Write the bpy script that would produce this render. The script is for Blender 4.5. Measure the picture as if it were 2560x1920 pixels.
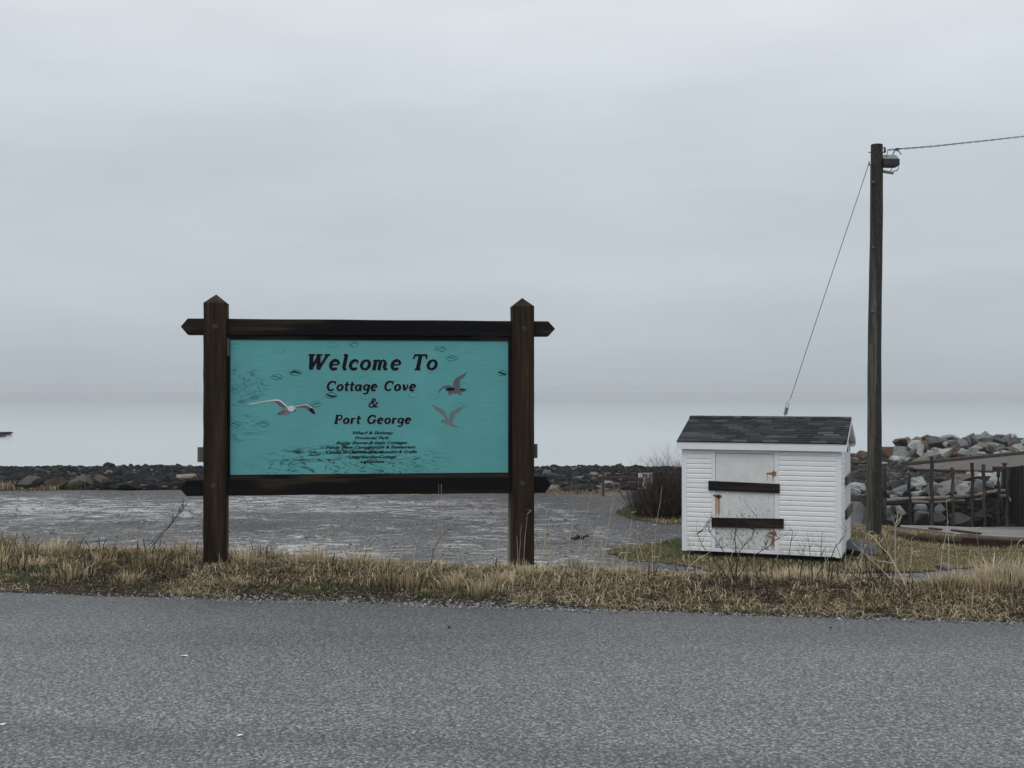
import bpy, bmesh, math, random
import numpy as np
from mathutils import Vector, Matrix, Euler
R = math.radians
random.seed(7)
rng = np.random.default_rng(7)
for o in list(bpy.data.objects):
    bpy.data.objects.remove(o)
sc = bpy.context.scene
col = sc.collection

# ------------------------------------------------------------------ camera
F = 2900.0            # focal length in pixels of the 2560 x 1920 photograph
EYE = 1.6
PITCH = math.atan(14 / F)
cam_d = bpy.data.cameras.new('camera')
cam = bpy.data.objects.new('camera', cam_d)
col.objects.link(cam)
cam.location = (0, 0, EYE)
cam.rotation_euler = (R(90) + PITCH, 0, 0)
cam_d.sensor_width = 36
cam_d.lens = 36 * F / 2560
cam_d.clip_start = 0.05
cam_d.clip_end = 12000
sc.camera = cam

# ------------------------------------------------------------------ world, sun, exposure
SUN_EL, SUN_AZ = R(58), R(205)      # azimuth clockwise from +Y: behind the camera
w = bpy.data.worlds.new('World')
sc.world = w
w.use_nodes = True
nt = w.node_tree
nt.nodes.clear()
def N(nt, typ, **kw):
    n = nt.nodes.new(typ)
    for k, v in kw.items():
        if k == 'inp':
            for a, b in v.items():
                n.inputs[a].default_value = b
        else:
            setattr(n, k, v)
    return n
def L(nt, a, b):
    nt.links.new(a, b)
wo = N(nt, 'ShaderNodeOutputWorld')
sky = N(nt, 'ShaderNodeTexSky')
sky.sky_type = 'NISHITA'
sky.sun_disc = False
sky.sun_elevation = SUN_EL
sky.sun_rotation = SUN_AZ
bgs = N(nt, 'ShaderNodeBackground', inp={'Strength': 0.08})
L(nt, sky.outputs[0], bgs.inputs[0])
tc = N(nt, 'ShaderNodeTexCoord')
sep = N(nt, 'ShaderNodeSeparateXYZ')
L(nt, tc.outputs['Generated'], sep.inputs[0])
# soft, stretched cloud noise bends the elevation and tints the layer
mp = N(nt, 'ShaderNodeMapping', inp={'Scale': (1.3, 1.3, 5.5), 'Location': (3.1, 0.4, 0.2)})
L(nt, tc.outputs['Generated'], mp.inputs[0])
nz = N(nt, 'ShaderNodeTexNoise', inp={'Scale': 1.5, 'Detail': 3.0, 'Roughness': 0.5})
L(nt, mp.outputs[0], nz.inputs['Vector'])
cen = N(nt, 'ShaderNodeMath', operation='SUBTRACT', inp={1: 0.5})
L(nt, nz.outputs[0], cen.inputs[0])
amp = N(nt, 'ShaderNodeMath', operation='MULTIPLY', inp={1: 0.05})
L(nt, cen.outputs[0], amp.inputs[0])
# no bending right at the horizon
hz = N(nt, 'ShaderNodeMapRange', inp={'From Min': 0.0, 'From Max': 0.1})
L(nt, sep.outputs[2], hz.inputs[0])
am2 = N(nt, 'ShaderNodeMath', operation='MULTIPLY')
L(nt, amp.outputs[0], am2.inputs[0]); L(nt, hz.outputs[0], am2.inputs[1])
el = N(nt, 'ShaderNodeMath', operation='ADD')
L(nt, sep.outputs[2], el.inputs[0]); L(nt, am2.outputs[0], el.inputs[1])
rp = N(nt, 'ShaderNodeValToRGB')
rp.color_ramp.interpolation = 'LINEAR'
SKY = [(0.0, (.420, .482, .528)), (.024, (.440, .512, .556)), (.058, (.508, .556, .612)), (.096, (.552, .607, .662)), (.14, (.548, .598, .658)), (.19, (.562, .617, .676)),
       (.225, (.605, .660, .725)), (.265, (.665, .718, .780)), (.32, (.72, .77, .82)), (.55, (.86, .90, .94)), (1.0, (.98, 1.01, 1.05))]
e = rp.color_ramp.elements
while len(e) < len(SKY):
    e.new(0.5)
for i, (p, c) in enumerate(SKY):
    e[i].position = p
    e[i].color = (c[0] * 1.004, c[1] * 1.002, c[2] * .990, 1)
L(nt, el.outputs[0], rp.inputs[0])
nz2 = N(nt, 'ShaderNodeTexNoise', inp={'Scale': 3.0, 'Detail': 4.0, 'Roughness': 0.55})
L(nt, mp.outputs[0], nz2.inputs['Vector'])
mr = N(nt, 'ShaderNodeMapRange', inp={'From Min': .3, 'From Max': .7, 'To Min': 0.95, 'To Max': 1.045})
L(nt, nz2.outputs[0], mr.inputs[0])
bgc = N(nt, 'ShaderNodeBackground')
L(nt, rp.outputs[0], bgc.inputs[0]); L(nt, mr.outputs[0], bgc.inputs[1])
mx = N(nt, 'ShaderNodeMixShader', inp={0: 0.96})
L(nt, bgs.outputs[0], mx.inputs[1]); L(nt, bgc.outputs[0], mx.inputs[2])
L(nt, mx.outputs[0], wo.inputs[0])

sun_d = bpy.data.lights.new('sun', 'SUN')
sun_d.energy = 0.9
sun_d.angle = R(45)
sun_d.color = (1, .985, .96)
sun = bpy.data.objects.new('sun', sun_d)
col.objects.link(sun)
sd = Vector((math.sin(SUN_AZ) * math.cos(SUN_EL), math.cos(SUN_AZ) * math.cos(SUN_EL), math.sin(SUN_EL)))
sun.rotation_euler = sd.to_track_quat('Z', 'Y').to_euler()
sc.view_settings.view_transform = 'Standard'
sc.view_settings.look = 'None'
sc.view_settings.exposure = 0.0
sc.view_settings.gamma = 1.0
sc.view_settings.use_curve_mapping = False
sc.render.engine = 'CYCLES'
sc.cycles.use_denoising = True
sc.cycles.max_bounces = 6
sc.cycles.diffuse_bounces = 3
sc.cycles.volume_bounces = 0

# ------------------------------------------------------------------ helpers
CAM = Vector((0, 0, EYE))
def ray(px, py):
    x, y = (px - 1280) / F, (py - 960) / F
    return Vector((x, math.cos(PITCH) + math.sin(PITCH) * y, math.sin(PITCH) - math.cos(PITCH) * y))
def P(px, py, d):
    """world point seen at a photograph pixel at distance d along +Y"""
    r = ray(px, py)
    return CAM + r * (d / r.y)
def G(px, py, z):
    r = ray(px, py)
    return CAM + r * ((z - EYE) / r.z)

def vcrest_at(x):
    """the verge is wider on the left than on the right"""
    return np.interp(x, [-5, -2.5, 0, 2.2, 4], [1.45, 1.38, 1.15, .98, 1.0]) / 1.35
def roadv(x, y): return (y - (8.50 - 0.16 * x)) / vcrest_at(x)
def Yv(x, v): return 8.50 - 0.16 * x + v * vcrest_at(x)
def hgt(x, y):
    """height of the land"""
    x = np.asarray(x, float); y = np.asarray(y, float)
    v = roadv(x, y)
    def ss(a, b, t):
        t = np.clip((t - a) / (b - a), 0, 1)
        return t * t * (3 - 2 * t)
    z = -0.012 + 0.05 * ss(0, 1.2, v)
    z = z - 1.79 * ss(1.35, 6.5, v)
    far = -0.05 * np.clip(y - 38.5, 0, None)
    # the shore stays higher towards the wharf on the right
    right = ss(4.2, 7, x - 0.10 * y)
    far = far * (1 - right) + right * (-0.50 * ss(35.5, 40, y) - 0.018 * np.clip(y - 40, 0, 60) - 0.06 * np.clip(y - 68, 0, None))
    z = z + far
    # mound of grass round the shed and along the right
    z = z - 0.12 * ss(7, 9.5, x) * ss(22, 26, y) * (1 - ss(33, 36, y))
    # the slip pit behind the skidway slab
    cx = x / np.maximum(y, 1)
    pit = ss(.300, .318, cx) * ss(29.5, 30.1, y) * (1 - ss(38.6, 45.5, y))
    z = z - 1.1 * pit
    return z
def hz_(x, y):
    return float(hgt(x, y))

def tag(o, label=None, cat=None, group=None, kind=None):
    if label: o['label'] = label
    if cat: o['category'] = cat
    if group: o['group'] = group
    if kind: o['kind'] = kind
    return o
def link(name, data, m=None, parent=None, loc=None, rot=None, scale=None):
    o = bpy.data.objects.new(name, data)
    col.objects.link(o)
    if m is not None and data is not None and len(data.materials) == 0:
        data.materials.append(m)
    if parent is not None: o.parent = parent
    if loc is not None: o.location = loc
    if rot is not None: o.rotation_euler = rot
    if scale is not None: o.scale = scale
    return o
def empty(name, loc, rz=0):
    o = bpy.data.objects.new(name, None)
    o.empty_display_size = .1
    col.objects.link(o)
    o.location = loc
    o.rotation_euler = (0, 0, rz)
    return o
class MB:
    """collects boxes, bars and tubes into one mesh"""
    def __init__(s):
        s.v, s.f = [], []
    def add(s, vs, fs):
        b = len(s.v)
        s.v += [tuple(v) for v in vs]
        s.f += [tuple(b + i for i in f) for f in fs]
        return s
    def box(s, x0, x1, y0, y1, z0, z1):
        return s.add([(x0, y0, z0), (x1, y0, z0), (x1, y1, z0), (x0, y1, z0), (x0, y0, z1), (x1, y0, z1), (x1, y1, z1), (x0, y1, z1)],
                     [(0, 3, 2, 1), (4, 5, 6, 7), (0, 1, 5, 4), (1, 2, 6, 5), (2, 3, 7, 6), (3, 0, 4, 7)])
    def prism(s, prof, y0, y1):
        """profile in x,z swept along y"""
        n = len(prof)
        vs = [(x, y0, z) for x, z in prof] + [(x, y1, z) for x, z in prof]
        fs = [tuple(range(n)), tuple(range(2 * n - 1, n - 1, -1))] + [((i + 1) % n, i, n + i, n + (i + 1) % n) for i in range(n)]
        return s.add(vs, fs)
    def tube(s, pts, rad, n=8, caps=True):
        pts = [Vector(p) for p in pts]
        rs = rad if isinstance(rad, (list, tuple)) else [rad] * len(pts)
        b = len(s.v)
        up = Vector((0, 0, 1))
        for i, p in enumerate(pts):
            t = (pts[min(i + 1, len(pts) - 1)] - pts[max(i - 1, 0)]).normalized()
            a = t.cross(up)
            if a.length < .05: a = t.cross(Vector((0, 1, 0)))
            a.normalize(); c = t.cross(a).normalized()
            for k in range(n):
                g = 2 * math.pi * k / n
                q = p + (a * math.cos(g) + c * math.sin(g)) * rs[i]
                s.v.append(tuple(q))
        for i in range(len(pts) - 1):
            for k in range(n):
                k2 = (k + 1) % n
                s.f.append((b + i * n + k, b + i * n + k2, b + (i + 1) * n + k2, b + (i + 1) * n + k))
        if caps and n > 3:
            s.f.append(tuple(b + k for k in reversed(range(n))))
            s.f.append(tuple(b + (len(pts) - 1) * n + k for k in range(n)))
        return s
    def mesh(s, name='m', smooth=False, bevel=0.0):
        me = bpy.data.meshes.new(name)
        me.from_pydata(s.v, [], s.f)
        bm = bmesh.new(); bm.from_mesh(me)
        bmesh.ops.recalc_face_normals(bm, faces=bm.faces)
        if bevel:
            ed = [x for x in bm.edges if len(x.link_faces) == 2 and x.calc_face_angle(0) > .6]
            bmesh.ops.bevel(bm, geom=ed, offset=bevel, segments=1, affect='EDGES')
        bm.to_mesh(me); bm.free()
        if smooth:
            me.polygons.foreach_set('use_smooth', [True] * len(me.polygons))
            try: me.set_sharp_from_angle(angle=R(40))
            except Exception: pass
        return me
    def build(s, name, m, parent=None, smooth=False, bevel=0.0, **kw):
        return link(name, s.mesh(name, smooth, bevel), m, parent, **kw)
def big_mesh(name, V, Fc, m, attr=None, smooth=False):
    """fast mesh from numpy arrays; Fc is (n,3) or (n,4)"""
    me = bpy.data.meshes.new(name)
    V = np.asarray(V, np.float32); Fc = np.asarray(Fc, np.int32)
    n, k = Fc.shape
    me.vertices.add(len(V)); me.vertices.foreach_set('co', V.ravel())
    me.loops.add(n * k); me.loops.foreach_set('vertex_index', Fc.ravel())
    me.polygons.add(n); me.polygons.foreach_set('loop_start', np.arange(0, n * k, k, dtype=np.int32))
    me.update(calc_edges=True)
    if attr is not None:
        a = me.attributes.new('tint', 'FLOAT', 'POINT')
        a.data.foreach_set('value', np.asarray(attr, np.float32))
    if smooth:
        me.polygons.foreach_set('use_smooth', [True] * n)
    me.validate()
    return link(name, me, m)

# ------------------------------------------------------------------ materials
def mat(name):
    m = bpy.data.materials.new(name)
    m.use_nodes = True
    nt = m.node_tree
    b = nt.nodes['Principled BSDF']
    return m, nt, b
def vec(nt, scale=(1, 1, 1), src='Object', rnd=0.0, rot=(0, 0, 0)):
    t = N(nt, 'ShaderNodeTexCoord')
    mpn = N(nt, 'ShaderNodeMapping', inp={'Scale': scale, 'Rotation': rot})
    L(nt, t.outputs[src], mpn.inputs[0])
    if rnd:
        oi = N(nt, 'ShaderNodeObjectInfo')
        ml = N(nt, 'ShaderNodeMath', operation='MULTIPLY', inp={1: rnd})
        L(nt, oi.outputs['Random'], ml.inputs[0])
        cb = N(nt, 'ShaderNodeCombineXYZ')
        L(nt, ml.outputs[0], cb.inputs[0]); L(nt, ml.outputs[0], cb.inputs[1]); L(nt, ml.outputs[0], cb.inputs[2])
        L(nt, cb.outputs[0], mpn.inputs['Location'])
    return mpn.outputs[0]
def noise(nt, v, scale, detail=4, rough=.55, dist=0.0):
    n = N(nt, 'ShaderNodeTexNoise', inp={'Scale': scale, 'Detail': detail, 'Roughness': rough, 'Distortion': dist})
    if v is not None: L(nt, v, n.inputs['Vector'])
    return n.outputs[0]
def ramp(nt, f, stops, interp='LINEAR'):
    r = N(nt, 'ShaderNodeValToRGB')
    r.color_ramp.interpolation = interp
    e = r.color_ramp.elements
    while len(e) < len(stops): e.new(.5)
    for i, (p, c) in enumerate(stops):
        e[i].position = p
        e[i].color = (*c, 1) if len(c) == 3 else c
    L(nt, f, r.inputs[0])
    return r.outputs[0]
def rng_(nt, f, a, b, c=0.0, d=1.0):
    r = N(nt, 'ShaderNodeMapRange', inp={'From Min': a, 'From Max': b, 'To Min': c, 'To Max': d})
    L(nt, f, r.inputs[0])
    return r.outputs[0]
def mix(nt, f, a, b, mode='MIX'):
    m = N(nt, 'ShaderNodeMix', data_type='RGBA', blend_type=mode)
    for s, i in ((f, 0), (a, 6), (b, 7)):
        if isinstance(s, (int, float)): m.inputs[i].default_value = s
        elif isinstance(s, tuple): m.inputs[i].default_value = (*s, 1)
        else: L(nt, s, m.inputs[i])
    return m.outputs[2]
def math_(nt, op, a, b=None):
    m = N(nt, 'ShaderNodeMath', operation=op)
    for i, s in enumerate((a, b)):
        if s is None: continue
        if isinstance(s, (int, float)): m.inputs[i].default_value = s
        else: L(nt, s, m.inputs[i])
    return m.outputs[0]
def bump(nt, b, h, strength=.4, dist=.01, prev=None):
    n = N(nt, 'ShaderNodeBump', inp={'Strength': strength, 'Distance': dist})
    L(nt, h, n.inputs['Height'])
    if prev is not None: L(nt, prev, n.inputs['Normal'])
    L(nt, n.outputs[0], b.inputs['Normal'])
    return n.outputs[0]
def col_in(nt, b, c):
    if isinstance(c, tuple): b.inputs['Base Color'].default_value = (*c, 1)
    else: L(nt, c, b.inputs['Base Color'])

def wood(name, base, dark, light, axis='Z', scale=1.0, rough=.75, black=0.0, spec=.12, bs=.6):
    m, nt, b = mat(name)
    long, short = 1.2 * scale, 26 * scale
    s = {'X': (long, short, short), 'Y': (short, long, short), 'Z': (short, short, long)}[axis]
    v = vec(nt, s, rnd=37.0)
    g = noise(nt, v, 1.0, 6, .65, .6)
    v2 = vec(nt, tuple(q * .22 for q in s), rnd=11.0)
    g2 = noise(nt, v2, 1.0, 4, .6, .3)
    c = ramp(nt, g, [(.30, dark), (.5, base), (.72, light)])
    c = mix(nt, rng_(nt, g2, .35, .65, 0, .75), c, dark)
    if black:
        v3 = vec(nt, tuple(q * .10 + .4 for q in s), rnd=5.0)
        g3 = noise(nt, v3, 1.1, 3, .6, .2)
        c = mix(nt, rng_(nt, g3, .50 - black * .12, .58 - black * .1, 0, 1), c, (.006, .006, .007))
    col_in(nt, b, c)
    b.inputs['Roughness'].default_value = rough
    b.inputs['Specular IOR Level'].default_value = spec
    bump(nt, b, g, bs, .004)
    return m
M = {}
M['sign_post'] = wood('stained post timber', (.034, .023, .014), (.010, .008, .006), (.080, .052, .030), 'Z', rough=.8)
M['sign_rail'] = wood('stained rail timber', (.030, .022, .016), (.009, .008, .007), (.075, .058, .043), 'X', rough=.8, black=.1)
M['sign_trim'] = wood('frame strip timber', (.045, .038, .030), (.012, .011, .010), (.105, .090, .070), 'X', rough=.8, black=.4)
M['sign_trim_v'] = wood('frame strip timber upright', (.018, .015, .012), (.008, .007, .006), (.075, .066, .055), 'Z', rough=.8, black=.6)
M['pale_wood'] = wood('pale timber', (.36, .33, .28), (.22, .19, .15), (.48, .45, .40), 'Z')
M['dark_board'] = wood('dark nailed board', (.020, .014, .012), (.008, .006, .006), (.060, .046, .040), 'X', rough=.7)
M['grey_wood'] = wood('silvered timber', (.15, .135, .12), (.055, .048, .042), (.27, .25, .23), 'Z', rough=.85)
M['post_wood'] = wood('dark weathered post', (.075, .063, .053), (.022, .018, .015), (.16, .14, .12), 'Z', rough=.85)
M['grey_log'] = wood('silvered log', (.24, .215, .19), (.09, .078, .066), (.38, .35, .32), 'X', rough=.85)
M['wharf_wood'] = wood('dark wharf timber', (.024, .021, .016), (.006, .005, .005), (.060, .053, .042), 'Z', rough=.8)
M['deck_wood'] = wood('wharf deck plank', (.135, .122, .115), (.075, .066, .062), (.19, .175, .165), 'X', rough=.8)
M['beam_wood'] = wood('skid timber', (.085, .072, .050), (.035, .030, .022), (.15, .13, .10), 'X', rough=.85)
M['red_wood'] = wood('reddish rotten timber', (.050, .026, .020), (.020, .012, .010), (.085, .05, .04), 'X', rough=.85)

def pole_material():
    m, nt, b = mat('weathered pole')
    v = vec(nt, (22, 22, .8))
    g = noise(nt, v, 1.0, 7, .7, .8)
    v2 = vec(nt, (3.2, 3.2, .25))
    g2 = noise(nt, v2, 1.0, 3, .5)
    v3 = vec(nt, (30, 30, 7))
    g3 = noise(nt, v3, 1.0, 4, .7)
    c = ramp(nt, g, [(.32, (.018, .016, .013)), (.5, (.060, .054, .045)), (.7, (.19, .178, .155))])
    t = N(nt, 'ShaderNodeTexCoord'); s = N(nt, 'ShaderNodeSeparateXYZ'); L(nt, t.outputs['Object'], s.inputs[0])
    # darker on the right of the front face, paler on the left
    a = math_(nt, 'ADD', rng_(nt, s.outputs[0], -.14, .12, 0, 1), rng_(nt, g2, .3, .7, -.35, .35))
    dk = mix(nt, rng_(nt, g3, .45, .72), (.012, .011, .009), (.055, .052, .043))
    c = mix(nt, rng_(nt, a, .34, .46), c, dk)
    col_in(nt, b, c)
    b.inputs['Roughness'].default_value = .85
    bump(nt, b, g, .8, .006)
    return m
M['pole'] = pole_material()

def plain(name, c, rough=.6, metal=0.0, var=.12, scale=8.0, bs=0.0, spec=.5):
    m, nt, b = mat(name)
    v = vec(nt, (1, 1, 1), rnd=13.0)
    g = noise(nt, v, scale, 5, .6)
    cc = ramp(nt, g, [(.3, tuple(q * (1 - var) for q in c)), (.7, tuple(min(1, q * (1 + var)) for q in c))])
    col_in(nt, b, cc)
    b.inputs['Roughness'].default_value = rough
    b.inputs['Metallic'].default_value = metal
    b.inputs['Specular IOR Level'].default_value = spec
    if bs: bump(nt, b, g, bs, .004)
    return m
M['letter'] = plain('navy letter paint', (.008, .012, .020), .8, spec=.08)
M['letter_edge'] = plain('letter halo paint', (.20, .36, .37), .6, spec=.2)
M['patch_line'] = plain('plywood patch crack', (.015, .045, .048), .9, spec=.05)
M['patch_dark'] = plain('bare plywood patch', (.008, .012, .012), .9, spec=.05)
M['gull_grey'] = plain('grey bird paint', (.085, .095, .105), .6)
M['gull_mid'] = plain('mid grey bird paint', (.15, .165, .17), .6)
M['gull_white'] = plain('white bird paint', (.60, .62, .63), .6)
M['gull_black'] = plain('black bird paint', (.010, .012, .018), .8, spec=.1)
M['metal'] = plain('dull galvanised metal', (.19, .19, .20), .45, .8)
M['bolt'] = plain('weathered bolt metal', (.05, .05, .055), .55, .5)
M['dark_metal'] = plain('dark metal', (.030, .030, .032), .5, .3)
M['lamp_grey'] = plain('grey lamp housing', (.16, .18, .175), .5)
M['glass_dark'] = plain('dark lamp glass', (.012, .013, .015), .15)
M['porcelain'] = plain('brown insulator', (.055, .04, .05), .3)
M['wire'] = plain('overhead wire', (.06, .06, .065), .6)
M['rust_pipe'] = plain('rusty pipe', (.060, .038, .032), .8, var=.35, scale=14)
M['rust'] = plain('orange rust', (.30, .12, .028), .85, var=.45, scale=40)
M['iron'] = plain('dark iron bolt', (.030, .016, .014), .7)
M['black'] = plain('shade black block', (.010, .010, .010), .9)
M['yellow'] = plain('faded yellow timber', (.42, .40, .20), .8)
M['red_paint'] = plain('faded red paint', (.30, .06, .035), .7, var=.4, scale=20)
M['strap'] = plain('dull grey strap', (.20, .20, .19), .7)

def white_vinyl():
    m, nt, b = mat('white vinyl')
    v = vec(nt, (1, 1, 1), src='Object')
    oi = N(nt, 'ShaderNodeObjectInfo')
    geo = N(nt, 'ShaderNodeNewGeometry')
    g = noise(nt, geo.outputs['Position'], 2.2, 5, .6)
    g2 = noise(nt, vec(nt, (14, 14, 2), rnd=9), 1.0, 5, .7)
    c = mix(nt, rng_(nt, g, .3, .7), (.72, .735, .75), (.80, .805, .81))
    # splashed dirt near the ground, a real stain on the lowest courses
    s = N(nt, 'ShaderNodeSeparateXYZ'); L(nt, geo.outputs['Position'], s.inputs[0])
    low = rng_(nt, s.outputs[2], -.95, -1.65)
    d = math_(nt, 'MULTIPLY', low, rng_(nt, g2, .42, .70))
    c = mix(nt, math_(nt, 'MULTIPLY', d, .9), c, (.36, .355, .27))
    col_in(nt, b, c)
    b.inputs['Roughness'].default_value = .42
    return m
M['vinyl'] = white_vinyl()
M['trim'] = plain('white aluminium trim', (.74, .76, .79), .4, var=.04, scale=3)
def door_material():
    m, nt, b = mat('weathered painted door')
    v = vec(nt, (1, 1, 1))
    g = noise(nt, v, 5, 5, .6)
    c = mix(nt, rng_(nt, g, .35, .65), (.60, .61, .60), (.70, .71, .705))
    n1 = noise(nt, vec(nt, (1, 1, .55)), 38, 4, .75, .4)
    n2 = noise(nt, vec(nt, (1, 1, 1)), 5.0, 3, .6)
    t = N(nt, 'ShaderNodeTexCoord'); s = N(nt, 'ShaderNodeSeparateXYZ'); L(nt, t.outputs['Object'], s.inputs[0])
    hgtm = rng_(nt, s.outputs[2], 1.9, 0.0, -.11, .085)
    th = math_(nt, 'ADD', math_(nt, 'ADD', n1, math_(nt, 'MULTIPLY', n2, .30)), hgtm)
    fl = rng_(nt, th, .735, .775)
    c = mix(nt, math_(nt, 'MULTIPLY', fl, .85), c, (.12, .125, .13))
    sm = math_(nt, 'MULTIPLY', rng_(nt, noise(nt, vec(nt, (1, 1, .5)), 9, 6, .7), .5, .75), rng_(nt, s.outputs[2], 1.6, 0.0))
    c = mix(nt, math_(nt, 'MULTIPLY', sm, .4), c, (.30, .30, .27))
    # rust runs below the iron fittings
    for (x, z0, z1, wd) in RUST:
        xx = math_(nt, 'ABSOLUTE', math_(nt, 'SUBTRACT', math_(nt, 'ADD', s.outputs[0], math_(nt, 'MULTIPLY', math_(nt, 'SUBTRACT', noise(nt, vec(nt, (1, 1, 6)), 3, 2), .5), .02)), x))
        k = math_(nt, 'MULTIPLY', rng_(nt, xx, wd, wd * .3), math_(nt, 'MULTIPLY', rng_(nt, s.outputs[2], z1 + .01, z1 - .01), rng_(nt, s.outputs[2], z0, z0 + .1)))
        c = mix(nt, math_(nt, 'MULTIPLY', k, .95), c, (.34, .13, .022))
    col_in(nt, b, c)
    b.inputs['Roughness'].default_value = .6
    bump(nt, b, n1, .15, .002)
    return m

def shingle_material():
    m, nt, b = mat('asphalt shingle')
    oi = N(nt, 'ShaderNodeObjectInfo')
    c = ramp(nt, oi.outputs['Random'], [(0, (.012, .012, .013)), (.55, (.021, .021, .022)), (.75, (.042, .042, .044)), (1, (.085, .085, .087))])
    g = noise(nt, vec(nt, (1, 1, 1), rnd=9), 260, 3, .7)
    c = mix(nt, .55, c, ramp(nt, g, [(.35, (.3, .3, .3)), (.65, (1, 1, 1))]), 'MULTIPLY')
    g2 = noise(nt, vec(nt, (1, 1, 1), rnd=9), 4, 3, .6)
    c = mix(nt, rng_(nt, g2, .4, .7, 0, .35), c, (.05, .052, .05))
    col_in(nt, b, c)
    b.inputs['Roughness'].default_value = .9
    b.inputs['Specular IOR Level'].default_value = .25
    bump(nt, b, g, .5, .002)
    return m
M['shingle'] = shingle_material()

def rock_material():
    m, nt, b = mat('rock')
    oi = N(nt, 'ShaderNodeObjectInfo')
    v = vec(nt, (1, 1, 1), rnd=50)
    g = noise(nt, v, 2.2, 8, .65, .3)
    g2 = noise(nt, v, 9, 6, .7)
    c = mix(nt, 1.0, oi.outputs['Color'], ramp(nt, g, [(.32, (.55, .52, .49)), (.52, (1, 1, 1)), (.72, (1.0, .99, .97))]), 'MULTIPLY')
    c = mix(nt, rng_(nt, g2, .56, .70, 0, .5), c, (.055, .050, .045))
    c = mix(nt, rng_(nt, noise(nt, v, 1.1, 4, .6), .56, .66, 0, .6), c, mix(nt, 1.0, c, (1.0, .74, .52), 'MULTIPLY'))
    col_in(nt, b, c)
    b.inputs['Roughness'].default_value = .8
    b.inputs['Specular IOR Level'].default_value = .18
    n = bump(nt, b, g, .6, .12)
    bump(nt, b, g2, .5, .03, n)
    return m
M['rock'] = rock_material()
def cobble_material():
    m, nt, b = mat('beach cobble')
    a = N(nt, 'ShaderNodeAttribute', attribute_name='tint')
    c = ramp(nt, a.outputs['Fac'], [(0, (.007, .0072, .0075)), (.6, (.020, .020, .0205)), (.86, (.048, .047, .045)), (1, (.19, .185, .18))])
    g = noise(nt, None, 5, 5, .6)
    geo = N(nt, 'ShaderNodeNewGeometry')
    g = noise(nt, geo.outputs['Position'], 5, 5, .6)
    c = mix(nt, .8, c, ramp(nt, g, [(.3, (.5, .5, .5)), (.7, (1.15, 1.12, 1.1))]), 'MULTIPLY')
    col_in(nt, b, c)
    b.inputs['Roughness'].default_value = .85
    b.inputs['Specular IOR Level'].default_value = .12
    bump(nt, b, g, .4, .03)
    return m
M['cobble'] = cobble_material()
def pebble_material():
    m, nt, b = mat('roadside gravel')
    a = N(nt, 'ShaderNodeAttribute', attribute_name='tint')
    c = ramp(nt, a.outputs['Fac'], [(0, (.09, .09, .092)), (.6, (.20, .20, .20)), (1, (.42, .415, .40))])
    col_in(nt, b, c)
    b.inputs['Roughness'].default_value = .7
    return m
M['pebble'] = pebble_material()
def blade_material(name, stops, rough=.6):
    m, nt, b = mat(name)
    a = N(nt, 'ShaderNodeAttribute', attribute_name='tint')
    c = ramp(nt, a.outputs['Fac'], stops)
    col_in(nt, b, c)
    b.inputs['Roughness'].default_value = rough
    b.inputs['Specular IOR Level'].default_value = .25
    tr = N(nt, 'ShaderNodeBsdfTranslucent')
    L(nt, c, tr.inputs[0])
    mxs = N(nt, 'ShaderNodeMixShader', inp={0: .22})
    out = nt.nodes['Material Output']
    L(nt, b.outputs[0], mxs.inputs[1]); L(nt, tr.outputs[0], mxs.inputs[2]); L(nt, mxs.outputs[0], out.inputs[0])
    return m
M['dry'] = blade_material('dry grass', [(0, (.045, .034, .018)), (.25, (.18, .138, .078)), (.5, (.42, .335, .20)), (.75, (.60, .49, .32)), (1, (.80, .72, .55))])
M['green'] = blade_material('green grass', [(0, (.035, .045, .018)), (.4, (.075, .095, .036)), (.75, (.12, .155, .055)), (1, (.17, .23, .07))])
M['litter'] = blade_material('dead leaf litter', [(0, (.012, .009, .006)), (.35, (.075, .054, .036)), (.7, (.30, .225, .15)), (1, (.42, .34, .23))], .8)
M['twig'] = blade_material('twig bark', [(0, (.020, .015, .013)), (.5, (.046, .034, .028)), (.8, (.10, .076, .062)), (1, (.19, .15, .12))], .8)
M['stalk'] = blade_material('bleached stalk', [(0, (.36, .29, .20)), (1, (.70, .61, .47))], .8)

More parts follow.
